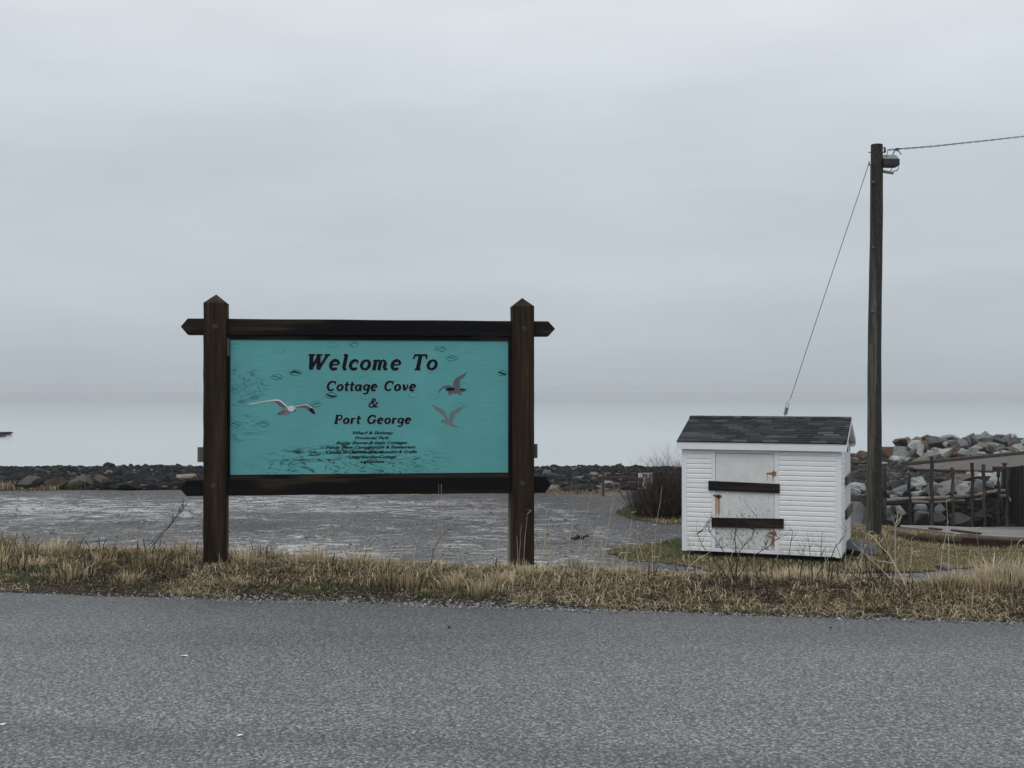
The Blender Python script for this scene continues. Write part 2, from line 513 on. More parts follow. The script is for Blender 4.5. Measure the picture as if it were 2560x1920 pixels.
def road_material():
    m, nt, b = mat('asphalt')
    v = vec(nt, (1, 1, 1))
    vo = N(nt, 'ShaderNodeTexVoronoi', inp={'Scale': 92.0, 'Randomness': 1.0})
    L(nt, v, vo.inputs['Vector'])
    vo2 = N(nt, 'ShaderNodeTexVoronoi', inp={'Scale': 48.0, 'Randomness': 1.0})
    L(nt, v, vo2.inputs['Vector'])
    sp = ramp(nt, vo.outputs['Color'], [(.08, (.058, .061, .062)), (.5, (.156, .161, .161)), (.93, (.44, .445, .445))])
    g = noise(nt, v, 42, 6, .75)
    sp = mix(nt, .9, sp, ramp(nt, g, [(.36, (.22, .22, .22)), (.6, (1.25, 1.25, 1.25))]), 'MULTIPLY')
    # broad tone: darker strip by the verge, paler wheel tracks, along the road
    v2 = vec(nt, (.16, 1.1, 1), rot=(0, 0, R(9.1)))
    g2 = noise(nt, v2, .9, 3, .55)
    sp = mix(nt, 1.0, sp, ramp(nt, g2, [(.3, (.80, .80, .81)), (.7, (1.10, 1.10, 1.11))]), 'MULTIPLY')
    t = N(nt, 'ShaderNodeTexCoord'); s = N(nt, 'ShaderNodeSeparateXYZ'); L(nt, t.outputs['Object'], s.inputs[0])
    vv = math_(nt, 'ADD', s.outputs[1], math_(nt, 'MULTIPLY', s.outputs[0], .16))
    vv = math_(nt, 'ADD', vv, math_(nt, 'MULTIPLY', math_(nt, 'SUBTRACT', noise(nt, vec(nt, (.6, 1.6, 1)), 1.4, 5, .6), .5), .7))
    ed = rng_(nt, vv, 6.5, 8.5)
    sp = mix(nt, ed, sp, mix(nt, 1.0, sp, (.62, .62, .635), 'MULTIPLY'))
    st = rng_(nt, math_(nt, 'ABSOLUTE', math_(nt, 'SUBTRACT', vv, 5.12)), .26, .05, 0, .75)
    sp = mix(nt, st, sp, mix(nt, 1.0, sp, (.72, .72, .73), 'MULTIPLY'))
    col_in(nt, b, sp)
    b.inputs['Roughness'].default_value = .55
    b.inputs['Specular IOR Level'].default_value = .5
    h = math_(nt, 'ADD', math_(nt, 'MULTIPLY', vo2.outputs['Distance'], -1.0), math_(nt, 'MULTIPLY', vo.outputs['Distance'], -.7))
    h = math_(nt, 'ADD', h, math_(nt, 'MULTIPLY', g, 1.2))
    bump(nt, b, h, .9, .010)
    return m
M['road'] = road_material()
def lot_material():
    m, nt, b = mat('gravel ground')
    geo = N(nt, 'ShaderNodeNewGeometry')
    mpn = N(nt, 'ShaderNodeMapping', inp={'Scale': (.62, 1.15, 1), 'Rotation': (0, 0, R(-16))})
    L(nt, geo.outputs['Position'], mpn.inputs[0])
    mp2 = N(nt, 'ShaderNodeMapping', inp={'Scale': (1, 1, 1)})
    L(nt, geo.outputs['Position'], mp2.inputs[0])
    P0 = mp2.outputs[0]
    g = noise(nt, P0, 9, 6, .8)
    vo = N(nt, 'ShaderNodeTexVoronoi', inp={'Scale': 26.0}); L(nt, P0, vo.inputs['Vector'])
    c = ramp(nt, vo.outputs['Color'], [(.1, (.038, .038, .039)), (.55, (.092, .092, .093)), (.93, (.27, .27, .268))])
    c = mix(nt, .75, c, ramp(nt, g, [(.35, (.5, .5, .5)), (.65, (1.25, 1.25, 1.25))]), 'MULTIPLY')
    big = noise(nt, P0, .16, 4, .6)
    c = mix(nt, 1.0, c, ramp(nt, big, [(.35, (.62, .62, .63)), (.65, (1.25, 1.25, 1.25))]), 'MULTIPLY')
    # pale noise patches lying across the lot
    a1 = noise(nt, mpn.outputs[0], 1.35, 11, .80, 1.6)
    a2 = noise(nt, P0, .11, 3, .5)
    th = math_(nt, 'ADD', a1, math_(nt, 'MULTIPLY', math_(nt, 'SUBTRACT', a2, .5), .55))
    s = N(nt, 'ShaderNodeSeparateXYZ'); L(nt, geo.outputs['Position'], s.inputs[0])
    # none on the drive by the bush and towards the shore
    th = math_(nt, 'SUBTRACT', th, rng_(nt, math_(nt, 'ADD', s.outputs[0], math_(nt, 'MULTIPLY', s.outputs[1], .06)), 1.5, 6.0, 0, .12))
    th = math_(nt, 'SUBTRACT', th, rng_(nt, s.outputs[1], 32, 39, 0, .12))
    pal = rng_(nt, th, .492, .565)
    pal = math_(nt, 'MULTIPLY', pal, rng_(nt, g, .38, .55, .35, 1.0))
    c = mix(nt, math_(nt, 'MULTIPLY', pal, .9), c, (.56, .56, .55))
    mot = noise(nt, mpn.outputs[0], .45, 6, .7, .5)
    c = mix(nt, rng_(nt, mot, .50, .62, 0, .7), c, mix(nt, 1.0, c, (.52, .52, .525), 'MULTIPLY'))
    drk = math_(nt, 'MULTIPLY', rng_(nt, s.outputs[1], 26, 31), rng_(nt, s.outputs[0], -4.5, -1.5))
    c = mix(nt, drk, c, mix(nt, 1.0, c, (.62, .62, .64), 'MULTIPLY'))
    # earthy brown margin by the shore
    brn = math_(nt, 'MULTIPLY', rng_(nt, s.outputs[1], 33, 37.5), rng_(nt, noise(nt, P0, .5, 5, .65), .45, .6))
    brn = math_(nt, 'MULTIPLY', brn, rng_(nt, s.outputs[0], -6, -1))
    c = mix(nt, math_(nt, 'MULTIPLY', brn, .7), c, (.085, .058, .045))
    col_in(nt, b, c)
    b.inputs['Roughness'].default_value = .75
    bump(nt, b, math_(nt, 'ADD', math_(nt, 'MULTIPLY', vo.outputs['Distance'], -1), g), .9, .03)
    return m
M['lot'] = lot_material()
def soil_material(name, c1, c2, c3, sc_=9):
    m, nt, b = mat(name)
    geo = N(nt, 'ShaderNodeNewGeometry')
    g = noise(nt, geo.outputs['Position'], sc_, 8, .75)
    g2 = noise(nt, geo.outputs['Position'], sc_ * .14, 4, .6)
    c = ramp(nt, g, [(.3, c1), (.5, c2), (.72, c3)])
    c = mix(nt, rng_(nt, g2, .4, .62, 0, .6), c, c1)
    col_in(nt, b, c)
    b.inputs['Roughness'].default_value = .9
    b.inputs['Specular IOR Level'].default_value = .12
    bump(nt, b, g, .9, .03)
    return m
M['soil'] = soil_material('verge soil', (.018, .014, .010), (.042, .032, .022), (.11, .085, .06), 22)
M['lawn'] = soil_material('turf', (.045, .048, .020), (.10, .085, .040), (.16, .125, .065), 7)
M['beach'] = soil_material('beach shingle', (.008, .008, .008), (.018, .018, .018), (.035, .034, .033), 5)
def sea_material():
    m, nt, b = mat('sea water')
    b.inputs['Roughness'].default_value = .13
    b.inputs['IOR'].default_value = 1.333
    geo = N(nt, 'ShaderNodeNewGeometry')
    mpn = N(nt, 'ShaderNodeMapping', inp={'Scale': (.35, 1.0, 1), 'Rotation': (0, 0, R(6))})
    L(nt, geo.outputs['Position'], mpn.inputs[0])
    sy = N(nt, 'ShaderNodeSeparateXYZ'); L(nt, geo.outputs['Position'], sy.inputs[0])
    # silty shallows plus painted-in sky reflection: paler near shore, darker offshore
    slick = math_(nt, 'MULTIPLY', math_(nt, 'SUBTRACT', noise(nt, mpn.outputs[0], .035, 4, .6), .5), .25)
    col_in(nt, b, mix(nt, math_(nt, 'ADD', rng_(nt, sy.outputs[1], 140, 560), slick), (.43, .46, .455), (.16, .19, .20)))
    g = noise(nt, mpn.outputs[0], .55, 5, .6)
    g2 = noise(nt, mpn.outputs[0], .045, 3, .5)
    n = bump(nt, b, g, .10, .10)
    bump(nt, b, g2, .2, 1.0, n)
    return m
M['sea'] = sea_material()
def panel_material():
    m, nt, b = mat('teal painted plywood')
    t = N(nt, 'ShaderNodeTexCoord'); s = N(nt, 'ShaderNodeSeparateXYZ'); L(nt, t.outputs['Object'], s.inputs[0])
    X, Z = s.outputs[0], s.outputs[2]           # metres on the sheet
    v = vec(nt, (1, 1, 1))
    fine = noise(nt, vec(nt, (1.5, 1, 34)), 4.0, 5, .7)
    c = ramp(nt, fine, [(.30, (.088, .318, .328)), (.62, (.110, .380, .390)), (.8, (.125, .400, .405))])
    gb = noise(nt, v, 2.0, 3, .5)
    c = mix(nt, 1.0, c, ramp(nt, gb, [(.3, (.90, .90, .90)), (.7, (1.05, 1.05, 1.05))]), 'MULTIPLY')
    # contour-like plywood figure: thin lines where a stretched noise crosses its levels
    f = noise(nt, vec(nt, (1.0, 1, 3.4)), 1.7, 3, .55, .9)
    fr = math_(nt, 'FRACT', math_(nt, 'MULTIPLY', f, 15.0))
    ln = rng_(nt, math_(nt, 'ABSOLUTE', math_(nt, 'SUBTRACT', fr, .5)), .25, .09)
    brk = rng_(nt, noise(nt, vec(nt, (1, 1, 3)), 9, 3, .6), .38, .56)
    ln = math_(nt, 'MULTIPLY', ln, brk)
    def blob(cx, cz, rx, rz):
        a = math_(nt, 'POWER', math_(nt, 'DIVIDE', math_(nt, 'SUBTRACT', X, cx), rx), 2.0)
        q = math_(nt, 'POWER', math_(nt, 'DIVIDE', math_(nt, 'SUBTRACT', Z, cz), rz), 2.0)
        return rng_(nt, math_(nt, 'ADD', a, q), 1.0, .35)
    reg = math_(nt, 'MAXIMUM', blob(1.05, .10, .95, .21), math_(nt, 'MULTIPLY', blob(.08, .78, .30, .20), .8))
    reg = math_(nt, 'MAXIMUM', reg, math_(nt, 'MULTIPLY', blob(.10, .42, .26, .16), .5))
    c = mix(nt, math_(nt, 'MULTIPLY', math_(nt, 'MULTIPLY', ln, reg), .8), c, (.012, .045, .05))
    # black flaking among the small print
    fl = noise(nt, vec(nt, (1, 1, 3.6)), 7.5, 5, .65, .5)
    reg2 = math_(nt, 'MAXIMUM', blob(1.02, .20, .40, .12), blob(.72, .16, .46, .09))
    k = math_(nt, 'MULTIPLY', rng_(nt, fl, .545, .59), reg2)
    c = mix(nt, math_(nt, 'MULTIPLY', k, .85), c, (.010, .022, .024))
    # short horizontal checks everywhere, more at the right edge
    ck = noise(nt, vec(nt, (1.6, 1, 30)), 5.5, 3, .6)
    rg3 = rng_(nt, X, 1.2, 2.4, .10, .50)
    c = mix(nt, math_(nt, 'MULTIPLY', rng_(nt, ck, .60, .70), rg3), c, (.030, .085, .09))
    col_in(nt, b, c)
    b.inputs['Roughness'].default_value = .55
    b.inputs['Specular IOR Level'].default_value = .35
    bump(nt, b, fine, .2, .001)
    return m
M['panel'] = panel_material()
# ------------------------------------------------------------------ ground sheets
def grid_sheet(name, xs, ys, zf, m, kind='structure', keep=None):
    X, Y = np.meshgrid(xs, ys)
    Z = zf(X, Y)
    V = np.stack([X, Y, Z], -1).reshape(-1, 3)
    nx, ny = len(xs), len(ys)
    i = np.arange((nx - 1) * (ny - 1)); r = i // (nx - 1); c = i % (nx - 1)
    a = r * nx + c
    Fc = np.stack([a, a + 1, a + nx + 1, a + nx], -1)
    if keep is not None:
        cen = V[Fc].mean(1)
        Fc = Fc[keep(cen[:, 0], cen[:, 1])]
    o = big_mesh(name, V, Fc, m, smooth=True)
    o['kind'] = kind
    return o
def vnoise(x, y, s, seed=0):
    """cheap smooth value noise for geometry"""
    x = np.asarray(x, float) * s + seed * 17.3; y = np.asarray(y, float) * s + seed * 5.7
    xi, yi = np.floor(x), np.floor(y); fx, fy = x - xi, y - yi
    fx = fx * fx * (3 - 2 * fx); fy = fy * fy * (3 - 2 * fy)
    def h(a, b):
        q = np.sin(a * 127.1 + b * 311.7 + seed * 3.3) * 43758.5453
        return q - np.floor(q)
    return (h(xi, yi) * (1 - fx) + h(xi + 1, yi) * fx) * (1 - fy) + (h(xi, yi + 1) * (1 - fx) + h(xi + 1, yi + 1) * fx) * fy
xs = np.concatenate([np.linspace(-150, -14, 40), np.linspace(-13.5, 22, 143), np.linspace(23, 150, 50)])
ys = np.concatenate([np.linspace(6, 18, 60), np.linspace(18.5, 46, 90), np.linspace(47, 180, 90)])
ground = grid_sheet('ground', xs, ys, lambda x, y: hgt(x, y) + .02 * (vnoise(x, y, .8) - .5) * (y > 14) - 3.0 * (y > 120) * (y - 120) / 60 - (roadv(x, y) < .15) * .03, M['lot'])
# behind the camera and to the sides the same land goes on
mb = MB(); mb.add([(-150, -60, -.2), (150, -60, -.2), (150, 6, -.2), (-150, 6, -.2)], [(0, 1, 2, 3)])
o = mb.build('land', M['soil']); o['kind'] = 'structure'
# road: from its near verge to the wavering broken edge seen in the photo
V, Fc = [], []
nx = 620
xr = np.linspace(-60, 60, nx)
rr = np.random.default_rng(3)
edge = 8.50 - .16 * xr + .05 * (vnoise(xr, xr * 0, 1.3, 2) - .5) * 2 + .05 * (vnoise(xr, xr * 0, 6, 4) - .5)
rows = [-9.0, -4, 0, 3, 5, 7, None]
for r_ in rows:
    yy = edge if r_ is None else (r_ - .16 * xr)
    V.append(np.stack([xr, yy, 0 * xr], -1))
V.append(np.stack([xr, edge + .02, 0 * xr - .03], -1))
V = np.concatenate(V)
k = len(rows) + 1
for r_ in range(k - 1):
    a = np.arange(nx - 1) + r_ * nx
    Fc.append(np.stack([a, a + 1, a + nx + 1, a + nx], -1))
road = big_mesh('road', V, np.concatenate(Fc), M['road'])
road['kind'] = 'structure'
# verge soil over the embankment
V, Fc = [], []
vs_ = np.linspace(-.02, 5.2, 54)
xv = np.linspace(-14, 14, 281)
XX, VV = np.meshgrid(xv, vs_)
YY = Yv(XX, VV)
lift = .006 + .035 * np.clip(VV - .1, 0, 1) * vnoise(XX, YY, 2.1) + .05 * vnoise(XX, YY, .7, 5) * (VV > .6) * np.clip((VV - .6) * 2, 0, 1)
ZZ = hgt(XX, YY) + lift
ZZ[VV <= 0.03] = -.025
ZZ[VV > 5.15] -= .1
Vv = np.stack([XX, YY, ZZ], -1).reshape(-1, 3)
a = (np.arange(53)[:, None] * 281 + np.arange(280)[None]).ravel()
verge = big_mesh('verge', Vv, np.stack([a, a + 1, a + 282, a + 281], -1), M['soil'], smooth=True)
verge['kind'] = 'structure'
def vergez(x, y):
    V_ = roadv(x, y)
    return hgt(x, y) + .006 + .035 * np.clip(V_ - .1, 0, 1) * vnoise(x, y, 2.1) + .05 * vnoise(x, y, .7, 5) * np.clip((V_ - .6) * 2, 0, 1)

# turf: the patch under and beside the shed, and the patch by the bush (outline traced on the ground)
def poly_mask(poly):
    px = np.array([p[0] for p in poly]); py = np.array([p[1] for p in poly])
    def f(x, y):
        x = np.asarray(x); y = np.asarray(y)
        inside = np.zeros(x.shape, bool)
        j = len(px) - 1
        for i in range(len(px)):
            c = ((py[i] > y) != (py[j] > y)) & (x < (px[j] - px[i]) * (y - py[i]) / (py[j] - py[i] + 1e-12) + px[i])
            inside ^= c
            j = i
        return inside
    return f
def gp(px, py, z=-1.75):
    p = G(px, py, z); return (p.x, p.y)
lawn1 = [gp(1512, 1378), gp(1560, 1366), gp(1640, 1352), gp(1715, 1345), gp(1900, 1325), gp(2090, 1306), gp(2160, 1304), gp(2235, 1302), gp(2250, 1311), gp(2300, 1315), gp(2350, 1322), gp(2440, 1329), gp(2560, 1335), gp(2900, 1355),
         gp(2900, 1408), gp(2560, 1420), gp(2300, 1425), gp(2100, 1432), gp(1900, 1440), gp(1760, 1425), gp(1660, 1408), gp(1575, 1400), gp(1530, 1390)]
lawn2 = [gp(1540, 1283), gp(1560, 1268), gp(1640, 1255), gp(1760, 1250), gp(1980, 1262), gp(1900, 1300), gp(1760, 1306), gp(1640, 1308), gp(1590, 1300)]
lawn3 = [gp(-160, 1230), gp(-60, 1219), gp(110, 1219), gp(235, 1221), gp(150, 1226), gp(0, 1228)]
m1, m2, m3 = poly_mask(lawn1), poly_mask(lawn2), poly_mask(lawn3)
def lawnz(x, y): return hgt(x, y) + .012 + .012 * vnoise(x, y, .9, 8)
def wob(mask):
    return lambda x, y: mask(x + .35 * (vnoise(x, y, 1.6, 3) - .5), y + .8 * (vnoise(x, y, 1.1, 6) - .5))
for nm, mk, (x0, x1, y0, y1) in (('turf', m1, (1, 17, 17.5, 31)), ('turf', m2, (2, 11, 27, 36)), ('turf', m3, (-20, -11, 34, 42))):
    grid_sheet(nm, np.arange(x0, x1, .14), np.arange(y0, y1, .14), lawnz, M['lawn'], keep=wob(mk))
# dark shingle bed of the beach; slip bed also carries painted pit shadow
grid_sheet('beach', np.arange(-62, 60, .8), np.arange(38.9, 104, .7), lambda x, y: hgt(x, y) + .02, M['beach'])
grid_sheet('slip_bed_shaded', np.arange(8.0, 24, .25), np.arange(29.9, 39.6, .2), lambda x, y: hgt(x, y) + .02, M['beach'], keep=lambda x, y: ((x / y > .306) & (y > 30.2)) | ((x / y > .262) & (y > 35)))
# sea
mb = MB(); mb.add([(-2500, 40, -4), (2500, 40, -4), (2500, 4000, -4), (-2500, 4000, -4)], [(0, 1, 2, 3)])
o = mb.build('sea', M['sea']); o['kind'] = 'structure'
# open-water floor past the shelving shore is never seen; the far low coast shows as a faint line on the left
# ------------------------------------------------------------------ rocks
def hull_rock(seed, n=15, flat=.0, round_=0.0, bev=True):
    r_ = random.Random(seed)
    bm = bmesh.new()
    for i in range(n):
        t, ph = r_.uniform(0, 2 * math.pi), math.acos(r_.uniform(-1, 1))
        q = r_.uniform(.82 + .15 * round_, 1.0)
        x, y, z = q * math.sin(ph) * math.cos(t), q * math.sin(ph) * math.sin(t), q * math.cos(ph)
        z = max(-.72 + .2 * round_, min(.78 + .2 * round_, z))
        bm.verts.new((x * .5, y * .5, z * .5))
    rr_ = bmesh.ops.convex_hull(bm, input=bm.verts)
    bmesh.ops.delete(bm, geom=[v for v in bm.verts if not v.link_faces], context='VERTS')
    bmesh.ops.dissolve_limit(bm, angle_limit=R(9), verts=bm.verts, edges=bm.edges)
    if bev: bmesh.ops.bevel(bm, geom=list(bm.edges), offset=.010 + .04 * round_, segments=1, affect='EDGES', clamp_overlap=True)
    # normalise to a unit box
    xs_ = [v.co.x for v in bm.verts]; ys_ = [v.co.y for v in bm.verts]; zs_ = [v.co.z for v in bm.verts]
    for v in bm.verts:
        v.co.x = (v.co.x - (max(xs_) + min(xs_)) / 2) / (max(xs_) - min(xs_))
        v.co.y = (v.co.y - (max(ys_) + min(ys_)) / 2) / (max(ys_) - min(ys_))
        v.co.z = (v.co.z - (max(zs_) + min(zs_)) / 2) / (max(zs_) - min(zs_))
    bmesh.ops.recalc_face_normals(bm, faces=bm.faces)
    me = bpy.data.meshes.new('boulder')
    bm.to_mesh(me); bm.free()
    me.materials.append(M['rock'])
    return me
TONE = {'pale grey': (.34, .355, .36), 'grey': (.235, .235, .235), 'blue grey': (.17, .185, .20), 'dark grey': (.105, .107, .112), 'brown': (.13, .098, .075),
        'reddish brown': (.155, .095, .068), 'tan': (.27, .24, .20), 'greyish brown': (.185, .165, .145), 'purplish grey': (.20, .18, .185), 'black': (.028, .028, .030),
        'white': (.44, .455, .46), 'olive brown': (.12, .105, .07)}
def boulder(px, py, wpx, hpx, d, tone, seed, label, group, depth=None, n=14, round_=0.0, over=1.12):
    p = P(px, py, d)
    wd, h = wpx * d / F * over, hpx * d / F * over
    me = hull_rock(seed, n, round_=round_)
    o = bpy.data.objects.new('boulder', me)
    col.objects.link(o)
    rr_ = random.Random(seed * 7 + 1)
    tilt = math.radians(rr_.uniform(-12, 12))
    o.location = p
    o.rotation_euler = (R(rr_.uniform(-10, 10)), tilt, R(rr_.uniform(-12, 12)))
    o.scale = (wd, depth or (wd + h) * .55, h)
    t = TONE[tone]; k = rr_.uniform(.72, .9)
    o.color = (t[0] * k, t[1] * k, t[2] * k, 1)
    tag(o, label, 'boulder', group)
    return o
ORD = ['first', 'second', 'third', 'fourth', 'fifth', 'sixth', 'seventh', 'eighth', 'ninth', 'tenth', 'eleventh', 'twelfth', 'thirteenth', 'fourteenth', 'fifteenth', 'sixteenth',
       'seventeenth', 'eighteenth', 'nineteenth', 'twentieth', 'twenty-first', 'twenty-second', 'twenty-third', 'twenty-fourth', 'twenty-fifth', 'twenty-sixth', 'twenty-seventh']
zA = lambda a: (2100 + a[0] / 9.217, 1060 + a[1] / 9.217, a[2] / 9.217, a[3] / 9.217, a[4])
zB = lambda a: (2320 + a[0] / 9.217, 1060 + a[1] / 9.217, a[2] / 9.217, a[3] / 9.217, a[4])
BW = [zA(a) for a in [(330, 730, 250, 110, 'brown'), (310, 820, 220, 90, 'brown'), (430, 920, 360, 120, 'olive brown'), (530, 740, 220, 220, 'brown'),
    (1050, 670, 320, 270, 'reddish brown'), (1330, 660, 370, 270, 'pale grey'), (1390, 440, 300, 190, 'brown'), (1570, 370, 180, 130, 'tan'), (1700, 590, 450, 370, 'pale grey'),
    (1650, 670, 190, 240, 'greyish brown'), (1770, 380, 240, 160, 'greyish brown'), (1850, 540, 300, 230, 'brown'), (2020, 370, 340, 220, 'greyish brown'),
    (1010, 940, 180, 120, 'pale grey'), (1120, 880, 220, 130, 'olive brown'), (1290, 860, 240, 210, 'white'), (1480, 850, 320, 170, 'pale grey'), (1840, 840, 390, 160, 'greyish brown'),
    (2110, 760, 330, 230, 'grey')]]
BW += [zB(a) for a in [(450, 330, 580, 130, 'grey'), (120, 470, 350, 310, 'dark grey'), (350, 490, 170, 170, 'pale grey'), (200, 610, 220, 100, 'grey'), (520, 450, 320, 160, 'blue grey'),
    (330, 390, 180, 110, 'blue grey'), (150, 750, 370, 230, 'pale grey'), (410, 690, 320, 230, 'pale grey'), (330, 810, 220, 80, 'dark grey'), (590, 620, 280, 200, 'brown'),
    (600, 700, 150, 130, 'reddish brown'), (760, 490, 290, 260, 'grey'), (800, 700, 300, 250, 'pale grey'), (870, 430, 190, 230, 'blue grey'), (980, 370, 300, 260, 'purplish grey'),
    (1060, 600, 290, 200, 'pale grey'), (1040, 730, 310, 130, 'greyish brown'), (1150, 330, 170, 150, 'grey'), (1270, 330, 300, 270, 'pale grey'), (1180, 480, 150, 130, 'grey'),
    (1260, 550, 300, 220, 'greyish brown'), (1410, 560, 240, 310, 'greyish brown'), (1240, 710, 260, 130, 'pale grey'), (1570, 380, 360, 240, 'dark grey'), (1620, 300, 280, 110, 'purplish grey'),
    (1810, 420, 270, 300, 'purplish grey'), (1780, 320, 210, 150, 'greyish brown'), (1950, 310, 210, 160, 'white'), (1970, 440, 250, 150, 'dark grey'), (2120, 370, 190, 100, 'dark grey'),
    (2180, 450, 160, 210, 'pale grey'), (1550, 530, 160, 140, 'pale grey'), (1690, 590, 290, 160, 'blue grey'), (1620, 500, 270, 110, 'blue grey'), (1760, 670, 240, 100, 'white'),
    (1640, 700, 250, 120, 'pale grey'), (1940, 620, 270, 170, 'greyish brown'), (2090, 580, 300, 200, 'pale grey')]]
BW += [(2590, 1102, 44, 30, 'grey'), (2632, 1092, 40, 34, 'pale grey'), (2676, 1096, 42, 30, 'greyish brown'), (2604, 1128, 46, 26, 'pale grey'), (2650, 1126, 44, 28, 'grey'), (2700, 1122, 44, 30, 'blue grey')]
def crest_y(x):
    return np.interp(x, [2110, 2180, 2230, 2290, 2340, 2450, 2560, 2720], [1130, 1125, 1106, 1092, 1088, 1084, 1092, 1088])
def foot_y(x):
    return np.interp(x, [2110, 2250, 2300, 2400, 2560, 2720], [1166, 1166, 1160, 1150, 1136, 1128])
rows_ = {}
for i, b_ in enumerate(BW):
    t = (b_[1] - crest_y(b_[0])) / (foot_y(b_[0]) - crest_y(b_[0]))
    rows_.setdefault('along the crest' if t < .36 else ('in the middle layer' if t < .66 else 'along the foot'), []).append((b_[0], i, t))
for rn, lst in rows_.items():
    lst.sort()
    for k_, (x_, i, t) in enumerate(lst):
        b_ = BW[i]
        base_d = np.interp(b_[0], [2110, 2270, 2560, 2720], [64, 66, 76, 82])
        d = base_d + (1 - t) * 7
        shp = 'long flat' if b_[2] > 2.3 * b_[3] else ('upright angular' if b_[3] > 1.05 * b_[2] else 'angular')
        boulder(*b_[:4], d, b_[4], 100 + i, f'{b_[4]} {shp} breakwater stone, {ORD[k_]} {rn} counted from the left', 'armour stones of the breakwater', n=10 + i % 4, over=1.2)
# rubble heart of the breakwater, glimpsed in the gaps
def scatter_rocks(name, pts, sizes, m, tints, nt_=7, seed=0, flat=.65):
    """many small stones joined into one mesh"""
    tmpl = []
    for s_ in range(nt_):
        me = hull_rock(900 + seed * 10 + s_, 11, round_=.6, bev=False)
        me2 = bmesh.new(); me2.from_mesh(me); bmesh.ops.triangulate(me2, faces=me2.faces)
        me2.verts.ensure_lookup_table()
        v = np.array([x.co[:] for x in me2.verts]); f = np.array([[q.index for q in x.verts] for x in me2.faces])
        me2.free(); tmpl.append((v, f)); bpy.data.meshes.remove(me)
    rg = np.random.default_rng(seed)
    Vs, Fs, Ts, base = [], [], [], 0
    which = rg.integers(0, nt_, len(pts))
    for k in range(nt_):
        idx = np.where(which == k)[0]
        v, f = tmpl[k]
        a = rg.uniform(0, 6.283, len(idx)); ca, sa = np.cos(a), np.sin(a)
        s3 = sizes[idx][:, None] * np.stack([rg.uniform(.8, 1.3, len(idx)), rg.uniform(.7, 1.1, len(idx)), rg.uniform(flat * .7, flat * 1.25, len(idx))], -1)
        q = v[None] * s3[:, None]
        tl = rg.normal(0, .25, len(idx))[:, None]
        qx = q[..., 0] * np.cos(tl) - q[..., 2] * np.sin(tl); qz = q[..., 0] * np.sin(tl) + q[..., 2] * np.cos(tl)
        x = qx * ca[:, None] - q[..., 1] * sa[:, None]; y = qx * sa[:, None] + q[..., 1] * ca[:, None]
        W = np.stack([x, y, qz], -1) + pts[idx][:, None]
        n_, m_ = W.shape[:2]
        Vs.append(W.reshape(-1, 3)); Ts.append(np.repeat(tints[idx], m_))
        Fs.append((f[None] + base + (np.arange(n_) * m_)[:, None, None]).reshape(-1, 3)); base += n_ * m_
    return big_mesh(name, np.concatenate(Vs), np.concatenate(Fs), m, np.concatenate(Ts))
rg = np.random.default_rng(5)
pts, szs = [], []
for i in range(900):
    x = rg.uniform(2100, 2740); t = rg.uniform(.25, 1.02)
    py = crest_y(x) * (1 - t) + foot_y(x) * t + 4
    bd = np.interp(x, [2110, 2270, 2560, 2720], [64, 66, 76, 82]) + (1 - t) * 7 + 1.2
    p = P(x, py, bd); pts.append(p[:]); szs.append(rg.uniform(.4, .85))
o = scatter_rocks('rubble', np.array(pts), np.array(szs), M['cobble'], rg.uniform(.3, .97, 900), seed=1)
tag(o, 'dark rubble filling the gaps of the breakwater', 'rubble', kind='stuff')

# beach shingle: dark wet cobbles from the lot down to the water
n = 42000
px = rg.uniform(-420, 1760, n); u_ = rg.uniform(0, 1, n)
yy = 39.2 + (90 - 39.2) * u_ ** 1.25
xx = (px - 1280) / F * yy
far_ = np.interp(px, [-400, 0, 500, 1300, 1480, 1760], [85, 83.5, 78, 79, 84, 79])
shore = yy < far_ + 2.5 * (vnoise(xx, yy, .25, 9) - .5) + .0
ridge = .9 * np.exp(-((yy - far_) / 7) ** 2) * vnoise(xx, xx * 0, .16, 3)
sel = shore
xx, yy, ridge = xx[sel], yy[sel], ridge[sel]
sz = rg.lognormal(-1.75, .45, len(xx)).clip(.09, .65) * np.interp(yy, [39, 90], [1.0, 1.05])
zz = hgt(xx, yy) + sz * .08 + ridge * .12
tint = rg.beta(2.2, 2.6, len(xx))
tint[rg.uniform(0, 1, len(xx)) < .04] = .98
o = scatter_rocks('beach_cobbles', np.stack([xx, yy, zz], -1), sz, M['cobble'], tint, seed=2)
tag(o, 'dark wet cobbles covering the beach behind the gravel lot', 'cobbles', kind='stuff')
# paler cobbles between the shed and the wharf
n = 12000
px = rg.uniform(2090, 2600, n); yy = 39.5 + 27 * rg.uniform(0, 1, n) ** 1.1
xx = (px - 1280) / F * yy
sz = rg.lognormal(-1.85, .42, n).clip(.08, .45)
zz = hgt(xx, yy) + sz * .12
tint = np.where((yy < 46) & (xx / yy > .315), rg.beta(2, 3, n) * .35, (.60 + rg.beta(2.2, 2.4, n) * .38).clip(0, .95))  # pit cobbles tinted darker: wet stone and the crib's shadow in colour
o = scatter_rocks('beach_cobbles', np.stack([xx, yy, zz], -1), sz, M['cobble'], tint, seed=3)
tag(o, 'grey brown cobbles sloping between the post fence and the breakwater', 'cobbles', kind='stuff')

